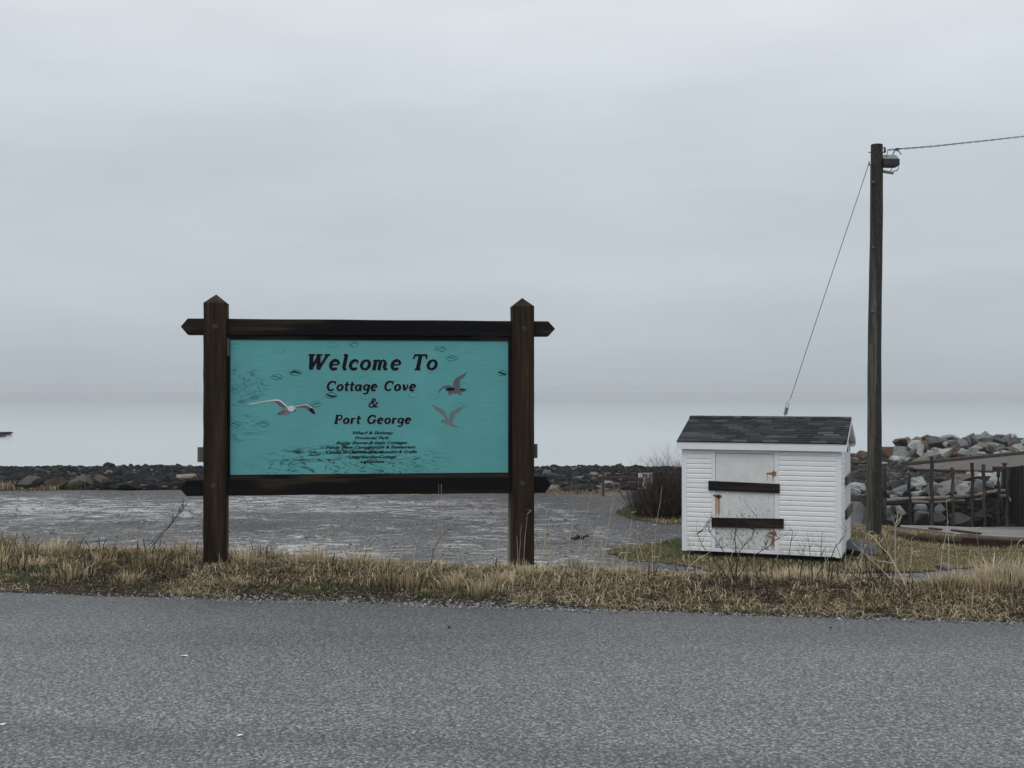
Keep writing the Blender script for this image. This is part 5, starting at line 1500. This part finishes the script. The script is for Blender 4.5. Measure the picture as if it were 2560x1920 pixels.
for pts in ([(.02, .46), (.30, .40), (.36, .62), (.30, .74), (.02, .70)], [(.05, .10), (.28, .14), (.24, .40), (.04, .38)], [(.32, .78), (.46, .80), (.44, .97), (.34, .95)]):
    mb = MB(); mb.add([bp_(*p) for p in pts], [tuple(range(len(pts)))]); mb.build('red_mark', M['red_paint'], brd)
for pts in ([(.50, .74), (.62, .72), (.64, .90), (.54, .92)], [(.66, .5), (.74, .48), (.74, .66), (.68, .64)], [(.46, .50), (.58, .46), (.60, .60), (.50, .64)], [(.78, .78), (.90, .80), (.88, .93), (.80, .9)], [(.4, .2), (.5, .22), (.48, .36), (.42, .34)]):
    mb = MB(); mb.add([bp_(*p) for p in pts], [tuple(range(len(pts)))]); mb.build('dark_mark', M['rust_pipe'], brd)
# loose bits lying about
for (a, b, c, d, m, nm, lb, ct, z) in ((1026, 1239, 1052, 1240, 'yellow', 'yellow_plank', 'faded yellow plank end lying at the shore edge under the sign rail', 'plank', None), ):
    p, q_ = P(a, b, 37), P(c, d, 37); z_ = hz_(p.x, p.y); p.z = z_; q_.z = z_
    o = beam(p, q_, .3, .09, M[m], nm, None, Vector((0, 0, 0))); tag(o, lb, ct)
p = G(1450, 1349, -1.75); mb = MB()
for k in range(7):
    r_ = random.Random(k); mb.tube([(r_.uniform(-.25, .1), r_.uniform(-.1, .1), .02), (r_.uniform(-.1, .3), r_.uniform(-.1, .1), r_.uniform(.03, .14))], [.02, .012], 5)
o = mb.build('driftwood', M['red_wood'], loc=(p.x, p.y, hz_(p.x, p.y))); tag(o, 'small dark reddish heap of driftwood out on the gravel lot', 'driftwood')
p = G(2190, 1356, -1.8); p2 = G(2140, 1325, -1.8)
# ------------------------------------------------------------------ grass, weeds, bush
def blades(name, x, y, z, h, ang, lean, wd, tint, m):
    """one bent tapering blade for each entry: lean is the tip's shift, ang its heading"""
    n = len(x)
    rg = np.random.default_rng(len(x))
    f = ang + rg.uniform(-1.2, 1.2, n) + 1.57
    dx, dy = np.cos(f) * wd / 2, np.sin(f) * wd / 2
    lx, ly = np.cos(ang) * lean, np.sin(ang) * lean
    b = np.stack([x, y, z], -1)
    mid = b + np.stack([lx * .32, ly * .32, h * .58], -1)
    tip = b + np.stack([lx, ly, h * (1 - .25 * np.clip(lean / np.maximum(h, .01), 0, 1.6))], -1)
    w_ = np.stack([dx, dy, 0 * dx], -1)
    V = np.stack([b - w_, b + w_, mid - w_ * .8, mid + w_ * .8, tip], 1).reshape(-1, 3)
    base = (np.arange(n) * 5)[:, None, None]
    Fc = (np.array([[0, 1, 3], [0, 3, 2], [2, 3, 4]])[None] + base).reshape(-1, 3)
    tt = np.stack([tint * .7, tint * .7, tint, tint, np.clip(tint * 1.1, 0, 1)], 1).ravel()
    return big_mesh(name, V, Fc, m, tt)
rg = np.random.default_rng(11)
def tufts(n, xr, vfun, hfun, per, spread, seed):
    rg = np.random.default_rng(seed)
    cx = rg.uniform(*xr, n); cv = vfun(rg, n)
    cy = Yv(cx, cv)
    hh = hfun(cx, cv, rg)
    k = (per * rg.uniform(.6, 1.3, n)).astype(int)
    idx = np.repeat(np.arange(n), k); N_ = len(idx)
    a = rg.uniform(0, 6.283, N_); r_ = np.abs(rg.normal(0, 1, N_)) * spread * (.5 + hh[idx] * 3)
    x = cx[idx] + np.cos(a) * r_; y = cy[idx] + np.sin(a) * r_ * .8
    h = hh[idx] * rg.uniform(.35, 1.08, N_)
    ang = a + rg.normal(0, .5, N_)
    lean = h * rg.uniform(.1, 1.5, N_)
    tone = rg.uniform(.25, .9, n)[idx] + rg.normal(0, .2, N_)
    return x, y, h, ang, lean, tone.clip(0, 1), rg
def side(cx): return np.interp(cx, [-5.5, -2, 0, .7, 1.2, 3.0, 3.5, 5.5], [.85, .85, .9, .55, .32, .36, 1.2, 1.4])
# tall dry tufts on the crest
def vcrest(rg, n): return rg.uniform(.45, 2.0, n)
def hcrest(cx, cv, rg): return (.02 + .15 * vnoise(cx, cv, 2.1, 3) ** 2.6 + .08 * rg.random(len(cx)) ** 4) * side(cx) * np.interp(cv, [.5, 1.1, 2.0], [.6, 1, .9])
x, y, h, ang, lean, tn, r_ = tufts(640, (-6.5, 5.8), vcrest, hcrest, 44, .05, 21)
kp = vnoise(x, y, 2.3, 41) + .35 * vnoise(x, y, 7, 5) > .34
x, y, h, ang, lean, tn = (q[kp] for q in (x, y, h, ang, lean, tn))
z = vergez(x, y) - .01
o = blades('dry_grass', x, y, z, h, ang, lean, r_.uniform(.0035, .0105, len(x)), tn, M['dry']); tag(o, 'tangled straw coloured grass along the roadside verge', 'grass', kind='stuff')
# bright big tufts picked out in the photo
TF = [(505, 1385, .20, .62), (790, 1400, .27, .60), (690, 1412, .17, .6), (900, 1400, .24, .66), (960, 1420, .2, .6), (1010, 1400, .15, .5), (1080, 1425, .16, .45), (1250, 1420, .18, .45), (1560, 1440, .15, .75), (160, 1395, .18, .5), (60, 1400, .15, .5), (350, 1400, .13, .4),
      (2480, 1400, .36, .72), (2530, 1410, .36, .70), (2400, 1430, .20, .75), (2445, 1440, .28, .66), (2340, 1440, .17, .7), (2570, 1440, .3, .66), (1960, 1430, .17, .8), (2040, 1435, .15, .78), (1990, 1440, .16, .7)]
rt_ = random.Random(77)
TF += [(rt_.uniform(-60, 2620), 0, rt_.uniform(.10, .27), rt_.uniform(.25, .8)) for _ in range(60)]
TF = [t for k_, t in enumerate(TF) if k_ < 21 or not (1440 < t[0] < 2330) or t[2] < .13]
X_, Y_, H_, A_2, L_, T_2 = [], [], [], [], [], []
for i, (px_, py_, hh, tone) in enumerate(TF):
    v_ = 1.25 + .3 * random.Random(i).random() if i < 21 else random.Random(i).uniform(.5, 1.7)
    u = (px_ - 1280) / F; d = (8.5 + v_ * float(vcrest_at(u * 9.5))) / (1 + .16 * u); cx0, cy0 = u * d, d
    hh *= (.78 if px_ < 1500 else .85); n_ = int(70 + 330 * hh)
    a = rg.uniform(0, 6.283, n_); rr3 = np.abs(rg.normal(0, .055 + .1 * hh, n_))
    X_.append(cx0 + np.cos(a) * rr3 * 1.4); Y_.append(cy0 + np.sin(a) * rr3); hq = hh * rg.uniform(.45, 1.12, n_) * (1 - rr3 * 1.6).clip(.4, 1); H_.append(hq); A_2.append(a + rg.normal(0, .4, n_)); L_.append(hq * rg.uniform(.02, .8, n_)); T_2.append((tone + rg.normal(0, .2, n_)).clip(0, 1))
X_, Y_, H_, A_2, L_, T_2 = map(np.concatenate, (X_, Y_, H_, A_2, L_, T_2))
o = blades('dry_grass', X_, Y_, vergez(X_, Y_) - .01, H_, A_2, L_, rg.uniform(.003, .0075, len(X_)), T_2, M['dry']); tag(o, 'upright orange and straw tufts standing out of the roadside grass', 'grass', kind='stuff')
# green shoots between them
x, y, h, ang, lean, tn, r_ = tufts(1250, (-6.5, 5.8), lambda rg, n: rg.uniform(.30, 1.9, n), lambda cx, cv, rg: (.04 + .10 * rg.random(len(cx)) * vnoise(cx, cv, 1.1, 7)) * side(cx), 34, .06, 22)
keep = vnoise(x, y, 1.3, 12) + .3 * vnoise(x, y, 4, 2) > .40
x, y, h, ang, lean, tn = (q[keep] for q in (x, y, h, ang, lean, tn))
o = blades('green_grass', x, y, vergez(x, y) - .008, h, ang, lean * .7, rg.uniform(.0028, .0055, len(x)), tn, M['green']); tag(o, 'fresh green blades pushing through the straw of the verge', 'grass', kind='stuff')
# low mossy green cushions by the road
MX, MY = [], []
for i, (px_, py_, r0) in enumerate([(362, 1438, .085), (480, 1485, .04), (755, 1478, .05), (20, 1440, .05), (118, 1436, .06), (1880, 1524, .04), (1130, 1475, .04)]):
    p = G(px_, py_, .02); n_ = int(700 * r0 / .1)
    a = rg.uniform(0, 6.283, n_); q = r0 * 1.3 * rg.random(n_) ** .8; MX.append(p.x + np.cos(a) * q * 1.5); MY.append(p.y + np.sin(a) * q)
MX, MY = np.concatenate(MX), np.concatenate(MY); n_ = len(MX)
o = blades('moss_cushions', MX, MY, vergez(MX, MY) - .004, rg.uniform(.012, .045, n_), rg.uniform(0, 6.28, n_), rg.uniform(.004, .02, n_), rg.uniform(.004, .007, n_), rg.uniform(.45, 1, n_), M['green']); tag(o, 'bright green low cushions near the road edge', 'moss', kind='stuff')
# flattened litter: short wide dead leaves and broken stems lying every way
n_ = 38000
x = rg.uniform(-6.5, 5.8, n_); v_ = rg.beta(1.5, 1.7, n_) * 2.1 + .03
v_ = v_ + .10 * (vnoise(x, x * 0, 1.5, 4) - .5)
ok = (vnoise(x, v_ * 1.0, 2.2, 8) + v_ * .9 > .42) & (v_ > .02)
x, v_ = x[ok], v_[ok]; y = Yv(x, v_); n_ = len(x)
z = vergez(x, y)
o = blades('leaf_litter', x, y, z + .002, rg.uniform(.004, .05, n_) * np.interp(v_, [0, .5, 2], [.4, 1, 1.4]), rg.uniform(0, 6.28, n_), rg.uniform(.02, .11, n_), rg.uniform(.003, .010, n_), rg.beta(1.5, 2.0, n_), M['litter']); tag(o, 'matted brown dead leaves and stems under the verge grass', 'leaf litter', kind='stuff')
n_ = 42000
x = rg.uniform(-6.5, 5.8, n_); v_ = rg.uniform(.08, 2.0, n_); y = Yv(x, v_)
ok = vnoise(x, y, 1.4, 15) + .5 * vnoise(x, y, 5, 2) + (v_ - .4) * .35 > .78
x, y, v_ = x[ok], y[ok], v_[ok]; n_ = len(x)
o = blades('thatch', x, y, vergez(x, y), rg.uniform(.01, .075, n_), rg.uniform(0, 6.28, n_), rg.uniform(.03, .16, n_), rg.uniform(.003, .008, n_), (rg.beta(1.5, 1.5, n_)), M['dry']); tag(o, 'short pale thatch lying flat along the verge', 'grass', kind='stuff')
n_ = 1900
x = rg.uniform(-6.5, 5.8, n_); v_ = rg.uniform(.5, 1.9, n_); y = Yv(x, v_); k = vnoise(x, y, 2.6, 19) > .45; x, y = x[k], y[k]; n_ = len(x)
h = rg.uniform(.05, .26, n_) * np.interp(x, [-6, .8, 1.2, 3.0, 3.6, 6], [.8, .8, .6, .65, 1.25, 1.3])
o = blades('long_dry_blades', x, y, vergez(x, y) - .01, h, rg.uniform(0, 6.28, n_), h * rg.uniform(.05, .7, n_), rg.uniform(.003, .0065, n_), rg.uniform(.35, 1, n_), M['dry']); tag(o, 'single long straw blades sticking up along the verge', 'grass', kind='stuff')
# broken dark dock stems standing in the verge
mbv, mbf = MB(), None
tint_d = []
for i in range(280):
    r_ = random.Random(i + 70); x0 = r_.choice([r_.uniform(-6, 5.5), r_.uniform(-5, -2.7), r_.uniform(1.0, 4.5)]); v0 = r_.uniform(.35, 1.6); y0 = float(Yv(x0, v0)); z0 = float(vergez(x0, y0)); hh = r_.uniform(.03, .16)
    n0 = len(mbv.v); mbv.tube([(x0, y0, z0 - .01), (x0 + r_.uniform(-.02, .02), y0 + r_.uniform(-.01, .01), z0 + hh * .5), (x0 + r_.uniform(-.03, .03), y0, z0 + hh)], [.0055, .0045, .0035], 5); tint_d += [r_.uniform(.2, .95)] * (len(mbv.v) - n0)
def tinted(mb, name, m, tints):
    me = mb.mesh(name, True); a = me.attributes.new('tint', 'FLOAT', 'POINT'); a.data.foreach_set('value', np.asarray(tints, np.float32)); return link(name, me, m)
o = tinted(mbv, 'broken_stems', M['twig'], tint_d); tag(o, 'short dark broken weed stems poking out of the verge', 'weeds', kind='stuff')
# roadside gravel strip
n_ = 16000
x = rg.uniform(-6.5, 5.8, n_); v_ = rg.gamma(1.8, .13, n_) - .12 + .07 * (vnoise(x, x * 0, 1.5, 4) - .5)
y = Yv(x, v_); sz = rg.lognormal(-4.7, .5, n_).clip(.004, .032)
ok = (vnoise(x, y, .9, 31) + .35 * vnoise(x, y, 5, 3) + .2 * rg.random(n_) > .76) | (rg.random(n_) < .18 + .3 * (x > -.5))
x, y, sz, v_ = x[ok], y[ok], sz[ok], v_[ok]; n_ = len(x)
z = np.where(v_ < .03, .0, vergez(x, y)) + sz * .2
o = scatter_rocks('roadside_gravel', np.stack([x, y, z], -1), sz, M['pebble'], rg.beta(2, 1.8, n_), nt_=4, seed=6, flat=.6); tag(o, 'loose pale gravel strewn along the edge of the asphalt', 'gravel', kind='stuff')
# loose stones over the lot
n_ = 5200
y = rg.uniform(18, 38.5, n_); x = rg.uniform(-.47, .19, n_) * y; sz = rg.lognormal(-3.3, .45, n_).clip(.015, .10)
ok = ~wob(m1)(x, y) & ~wob(m2)(x, y); x, y, sz = x[ok], y[ok], sz[ok]; n_ = len(x)
o = scatter_rocks('lot_stones', np.stack([x, y, hgt(x, y) + .02 * (vnoise(x, y, .8) - .5) + sz * .15], -1), sz, M['pebble'], rg.beta(1.1, 1.8, n_), nt_=4, seed=9, flat=.5); tag(o, 'loose stones scattered over the gravel lot', 'gravel', kind='stuff')
# a few stray grains out on the asphalt
n_ = 420
x = rg.uniform(-5, 5, n_); y = rg.uniform(4.0, 8.4, n_); sz = rg.uniform(.003, .008, n_)
o = scatter_rocks('stray_grit', np.stack([x, y, sz * .25], -1), sz, M['pebble'], rg.beta(1.2, 1.2, n_), nt_=4, seed=7); tag(o, 'stray grit scattered over the asphalt', 'gravel', kind='stuff')
for i, (px_, py_, s_, m, lb) in enumerate([(462, 1640, .030, 'trim', 'white scrap lying on the asphalt below the left sign post'), (1123, 1569, .014, 'black', 'black speck of bark on the asphalt below the sign'), (2077, 1570, .013, 'black', 'black pebble on the asphalt below the shed'),
        (600, 1839, .018, 'trim', 'small white scrap low on the asphalt'), (6, 1812, .022, 'trim', 'white scrap low at the left border of the road')]):
    p = G(px_, py_, 0); me = hull_rock(800 + i, 10, round_=.5); me.materials.clear(); me.materials.append(M[m])
    o = link('road_debris', me, None, None, loc=(p.x, p.y, .004)); o.scale = (s_ * 1.6, s_ * 1.2, .008 if m == 'trim' else s_ * .8); tag(o, lb, 'debris')

# lawn grass round the shed
def lawn(name, mask, box, n, hfun, gfrac, lb, seed, wd=(.008, .018)):
    rg = np.random.default_rng(seed)
    x = rg.uniform(box[0], box[1], n); y = rg.uniform(box[2], box[3], n)
    k = wob(mask)(x, y); x, y = x[k], y[k]; n = len(x)
    h = hfun(x, y, rg) * rg.uniform(.6, 1.2, n)
    isg = vnoise(x, y, .55, 33) + .35 * (rg.random(n) - .5) < gfrac(x, y)
    z = lawnz(x, y) - .01
    for sel, m, nm, lb_ in ((~isg, M['dry'], 'dry_grass', 'dry ' + lb), (isg, M['green'], 'green_grass', 'green ' + lb)):
        q = sel; a = rg.uniform(0, 6.28, q.sum())
        o = blades(nm, x[q], y[q], z[q], h[q], a, h[q] * rg.uniform(.1, .9, q.sum()), rg.uniform(*wd, q.sum()), (rg.beta(2, 2.6, q.sum()) * .9 + (.05 if nm == 'dry_grass' else .1)).clip(0, 1), m)
        tag(o, lb_, 'grass', kind='stuff')
def h1(x, y, rg):
    polebase = np.exp(-((x - pb.x) ** 2 + (y - pb.y) ** 2) / .35)
    logline = np.exp(-((y - (26.95 - .957 * (x - 8.87))) / .32) ** 2) * (x > 8.5)
    under = np.exp(-((y - (22.9 - .36 * (x - 3.4))) / .35) ** 2) * (x > 3) * (x < 6.8)
    return .035 + .05 * vnoise(x, y, 2.2, 4) ** 2 + .16 * polebase + .16 * logline * vnoise(x, y, 3, 1) + .05 * under
lawn('lawn', m1, (1, 17, 17.5, 31), 110000, h1, lambda x, y: np.where((x > 9) & (y < 24.5) & (y > 19), .42, np.where(x > 7, .2, .46)), 'short grass on the turf round the shed', 1)
lawn('lawn', m2, (2, 11, 27, 36), 26000, lambda x, y, rg: .06 + .12 * vnoise(x, y, 1.3, 2) ** 2, lambda x, y: .66, 'grass at the foot of the bare bush', 2)
lawn('lawn', m3, (-20, -11, 34, 42), 12000, lambda x, y, rg: .12 + .42 * vnoise(x, y, 1.2, 5) ** 1.4, lambda x, y: np.where((x > -15.2) & (x < -13.6), .9, .12), 'grass clumps at the shore edge of the gravel lot', 3, (.014, .03))
# rough brown tussocks among the shore stones right of the sign
n_ = 5200; x = rg.uniform(-3.2, 3.6, n_); y = rg.uniform(37.2, 38.9, n_); k = vnoise(x, y, 1.2, 7) > .40; x, y = x[k], y[k]; n_ = len(x)
o = blades('dry_grass', x, y, hgt(x, y), rg.uniform(.02, .13, n_) * (.4 + 1.2 * vnoise(x, y, 3, 3)), rg.uniform(0, 6.28, n_), rg.uniform(.02, .2, n_), rg.uniform(.012, .026, n_), rg.uniform(.0, .55, n_), M['dry']); tag(o, 'brown grass among the stones between lot and beach', 'grass', kind='stuff')

class Plant:
    def __init__(s, seed): s.r = random.Random(seed); s.mb = MB(); s.t = []
    def seg(s, pts, rad, tint, n=4):
        k = len(s.mb.v); s.mb.tube(pts, rad, n, caps=False); s.t += [tint] * (len(s.mb.v) - k)
    def branch(s, p, d, ln, r_, lvl, tint, kids=3, up=.15, jit=.25, n=4, steps=4):
        r = s.r; pts, rad = [Vector(p)], [r_]
        d = Vector(d).normalized(); nodes = []
        for k in range(steps):
            d = (d + Vector((r.uniform(-jit, jit), r.uniform(-jit, jit), r.uniform(-jit, jit) * .6 + up * .4))).normalized()
            q = pts[-1] + d * ln / steps; pts.append(q); rad.append(r_ * (1 - .75 * (k + 1) / steps)); nodes.append((q, d.copy(), rad[-1]))
        s.seg(pts, rad, tint, n)
        if lvl > 0:
            for k in range(kids):
                q, dd, rr_ = nodes[r.randrange(max(1, len(nodes) // 3), len(nodes))]
                side_ = Vector((r.uniform(-1, 1), r.uniform(-1, 1), r.uniform(.1, .9)))
                s.branch(q, dd * .8 + side_ * .75, ln * r.uniform(.35, .6), max(rr_, r_ * .4) * .8, lvl - 1, tint + r.uniform(-.1, .1), kids, up, jit, n, max(2, steps - 1))
    def done(s, name, m, label, cat, group=None):
        base = Vector(s.mb.v[0]); s.mb.v = [tuple(Vector(v) - base) for v in s.mb.v]
        me = s.mb.mesh(name, True); a = me.attributes.new('tint', 'FLOAT', 'POINT'); a.data.foreach_set('value', np.clip(np.asarray(s.t, np.float32), 0, 1))
        o = link(name, me, m, loc=base); tag(o, label, cat, group); return o
# the dense bare bush left of the shed
b_ = Plant(5); gb = G(1684, 1300, -1.75)
for i in range(620):
    r = b_.r; a = r.uniform(0, 6.283); q = math.sqrt(r.random()); x0, y0 = gb.x + .15 + 1.05 * q * math.cos(a), gb.y + .75 + .75 * q * math.sin(a)
    ln = r.uniform(.45, 1.12) * (1.05 - .35 * q) * (1.02 + .14 * min(1, max(0, (x0 - gb.x + .9) / 1.3)))
    b_.branch((x0, y0, hz_(x0, y0)), (.45 * q * math.cos(a) + r.uniform(-.3, .3), .4 * q * math.sin(a) + r.uniform(-.2, .2), 1), ln, .012, 2, r.uniform(.1, .9), 4, .10, .38, 3, 3)
b_.done('bare_bush', M['twig'], 'dense leafless dark bush standing left of the white shed', 'bush')
# weeds on the verge
def on_verge(px_, v_):
    u = (px_ - 1280) / F; d = (8.5 + v_ * float(vcrest_at(u * 9.5))) / (1 + .16 * u); return Vector((u * d, d, float(vergez(u * d, d)) - .01))
def to_px(px_, py_, d): return P(px_, py_, d)
def stem_path(pl_, base_px, v_, way, r0, tint, forks=(), n=5):
    b0 = on_verge(base_px, v_); pts = [b0] + [P(a, b, b0.y + dy) for a, b, dy in way]; m_ = len(pts)
    full = []
    for i in range(m_ - 1):
        for k in range(3): full.append(pts[i].lerp(pts[i + 1], k / 3) + Vector((pl_.r.uniform(-1, 1), 0, pl_.r.uniform(-1, 1))) * .004 * (i + k > 0))
    full.append(pts[-1]); pl_.seg(full, [r0 * (1 - .65 * i / (len(full) - 1)) for i in range(len(full))], tint, n); return b0, full
w = Plant(31); b0, f = stem_path(w, 360, 1.5, [(398, 1345, .05), (430, 1308, .05), (458, 1272, .05)], .0055, .65)
for i in range(16):
    k = w.r.randrange(5, len(f)); w.branch(f[k], (w.r.uniform(-.2, .8), w.r.uniform(-.3, .3), 1), w.r.uniform(.07, .17), .0028, 1, w.r.uniform(.4, .8), 3, .1, .3)
stem_path(w, 345, 1.55, [(385, 1350, .02), (415, 1322, .02)], .004, .6)
w.done('dead_weed', M['twig'], 'slanting reddish dead weed with a forked seed head left of the sign post', 'weed')
w = Plant(32)
for (bx, way, kk) in ((1835, [(1832, 1440, 0), (1820, 1390, .05), (1780, 1340, .1), (1765, 1310, .1)], 10), (1832, [(1838, 1430, 0), (1850, 1380, 0), (1880, 1340, 0), (1892, 1290, 0)], 10), (1838, [(1870, 1400, 0), (1930, 1360, .05), (1955, 1335, .1)], 8), (1828, [(1800, 1420, 0), (1760, 1370, 0), (1742, 1335, 0)], 8), (1842, [(1842, 1400, 0), (1838, 1350, .0), (1842, 1300, 0)], 8)):
    b0, f = stem_path(w, bx, 1.15, way, .0048, w.r.uniform(.3, .7))
    for i in range(kk):
        k = w.r.randrange(3, len(f)); w.branch(f[k], (w.r.uniform(-1, 1), w.r.uniform(-.3, .3), w.r.uniform(.2, 1)), w.r.uniform(.06, .2), .0025, 1, w.r.uniform(.3, .75), 2, .1, .3)
w.done('bare_shrub', M['twig'], 'thin branching leafless shrub in front of the boarded shed door', 'shrub')
w = Plant(33)
for i in range(18):
    bx = w.r.uniform(2120, 2235); ty = w.r.uniform(1350, 1440); b0, f = stem_path(w, bx, w.r.uniform(.9, 1.3), [(bx + w.r.uniform(-22, 12), (ty + 1500) / 2, 0), (bx + w.r.uniform(-45, 18), ty, 0)], .0048, w.r.uniform(.2, .75))
    for k in range(2): w.branch(f[w.r.randrange(2, len(f))], (w.r.uniform(-1, 1), 0, .8), w.r.uniform(.04, .12), .003, 0, .2)
w.done('dead_weed', M['twig'], 'clump of dark reddish dead stalks on the verge right of the shed', 'weed')
w = Plant(34); b0, f = stem_path(w, 2270, 1.0, [(2252, 1440, 0), (2225, 1390, 0), (2200, 1362, 0), (2174, 1336, 0)], .0075, .95)
stem_path(w, 2262, 1.0, [(2215, 1435, 0), (2195, 1415, 0), (2130, 1355, 0)], .0045, .8); w.branch(f[8], (-.6, 0, .5), .16, .004, 0, .8); w.branch(f[5], (-.9, 0, .2), .22, .004, 1, .8)
w.done('bleached_branch', M['stalk'], 'pale bleached forked branch leaning left over the verge', 'branch')
w = Plant(35); b0, f = stem_path(w, 2240, 1.35, [(2239, 1430, 0), (2238, 1370, 0), (2238, 1312, 0)], .0050, .6)
stem_path(w, 2238, 1.35, [(2238, 1312, 0), (2228, 1285, 0), (2222, 1277, 0)], .003, .5); 
for (a, b, c, d) in ((2238, 1312, 2244, 1278), (2240, 1308, 2256, 1280), (2238, 1318, 2254, 1290)): w.seg([P(a, b, b0.y), P((a + c) / 2 + 3, (b + d) / 2, b0.y), P(c, d, b0.y)], [.0035, .003, .0018], .6)
w.mb.v = w.mb.v; w.done('forked_stalk', M['stalk'], 'tall pale stalk ending in a fork, right of the utility pole foot', 'stalk')
w = Plant(36)
for (bx, way) in ((2068, [(2074, 1400, 0), (2090, 1365, 0), (2112, 1340, 0), (2116, 1322, 0)]), (2030, [(2028, 1400, 0), (2022, 1352, 0)]), (2000, [(2004, 1410, 0), (2012, 1362, 0)]), (1975, [(1970, 1400, 0), (1982, 1330, 0)]), (2055, [(2052, 1390, 0), (2056, 1328, 0)])):
    b0, f = stem_path(w, bx, 1.2, way, .0045, w.r.uniform(.1, .4))
    for k in range(3): w.branch(f[w.r.randrange(3, len(f))], (w.r.uniform(-1, 1), 0, .7), w.r.uniform(.05, .12), .0025, 0, .3)
w.done('dark_twigs', M['twig'], 'few dark upright twigs before the right corner of the shed', 'twigs')
w = Plant(37); b0, f = stem_path(w, 1075, 1.3, [(1083, 1372, 0), (1100, 1345, 0), (1128, 1318, 0)], .0035, .3); w.branch(f[-2], (.8, 0, .4), .05, .002, 1, .3); stem_path(w, 905, 1.3, [(918, 1370, 0), (938, 1348, 0)], .0035, .35)
w.done('thin_weed', M['twig'], 'thin dark arching weed under the middle of the sign', 'weed')
w = Plant(38); 
for (bx, way) in ((30, [(36, 1375, 0), (42, 1330, 0)]), (18, [(12, 1370, 0), (6, 1345, 0)]), (55, [(48, 1385, 0), (38, 1352, 0)]), (80, [(76, 1390, 0), (70, 1360, 0)])): stem_path(w, bx, 1.1, way, .005, w.r.uniform(.2, .6))
w.done('dead_weed', M['twig'], 'brown broken weed stems at the left border of the verge', 'weed')
# tall single dry stalks: base px, tip px, tip py
ST = [(1352, 1380, 1305), (1352, 1366, 1280), (1372, 1370, 1300), (1372, 1352, 1275), (1420, 1480, 1228), (1425, 1436, 1268), (1455, 1457, 1340), (1478, 1510, 1335), (1495, 1533, 1240), (1530, 1532, 1370), (1560, 1577, 1300), (1558, 1580, 1290), (1545, 1545, 1392), (1600, 1634, 1402), (1635, 1655, 1215),
      (1300, 1304, 1308), (1312, 1318, 1285), (1290, 1292, 1340), (1090, 1097, 1210), (1094, 1103, 1210), (515, 565, 1288), (520, 562, 1322), (498, 515, 1288), (528, 550, 1330), (1700, 1785, 1375), (1738, 1742, 1400), (1880, 1884, 1340), (2110, 2160, 1372), (2150, 2148, 1330), (2180, 2176, 1350), (2270, 2280, 1345),
      (2345, 2372, 1300), (2368, 2366, 1260), (2395, 2382, 1345), (2300, 2306, 1355), (2450, 2440, 1330), (2520, 2530, 1350), (175, 172, 1325), (183, 180, 1335), (218, 226, 1345), (300, 296, 1350), (640, 636, 1345), (735, 738, 1350), (860, 858, 1340), (1040, 1042, 1350), (1165, 1162, 1355)]
rs2 = random.Random(5)
for _ in range(70):
    b2 = rs2.choice([rs2.uniform(1340, 1640), rs2.uniform(1340, 1640), rs2.uniform(1700, 2560), rs2.uniform(0, 1300)]); ST.append((b2, b2 + rs2.uniform(-25, 40), rs2.uniform(1330, 1410)))
w = Plant(40)
for i, (bx, tx, ty) in enumerate(ST):
    r = w.r; v_ = r.uniform(1.1, 1.7); bow = r.uniform(-8, 8)
    b0, f = stem_path(w, bx, v_, [(bx + (tx - bx) * .4 + bow, 1440 + (ty - 1440) * .45, 0), (tx, ty, 0)], r.uniform(.0024, .0040), r.uniform(.2, 1), n=4)
    if r.random() < .5 and not 1085 < bx < 1100: w.seg([f[-1], f[-1] + Vector((r.uniform(-.02, .04), 0, .03)), f[-1] + Vector((r.uniform(-.03, .07), 0, .035))], [.002, .0035, .001], .7)
o = w.done('tall_dry_stalks', M['stalk'], 'scattered tall single straw stalks rising above the verge grass', 'grass'); o['kind'] = 'stuff'
# ------------------------------------------------------------------ sea mist
mh = bpy.data.materials.new('mist'); mh.use_nodes = True; nt = mh.node_tree; nt.nodes.clear()
vp = N(nt, 'ShaderNodeVolumePrincipled', inp={'Color': (.93, .96, 1.0, 1), 'Density': .0003, 'Anisotropy': 0.0})
L(nt, vp.outputs[0], N(nt, 'ShaderNodeOutputMaterial').inputs['Volume'])
mb = MB(); mb.box(-2600, 2600, -80, 4100, -8.5, 9.2)
hzb = mb.build('haze', mh); tag(hzb, kind='stuff')
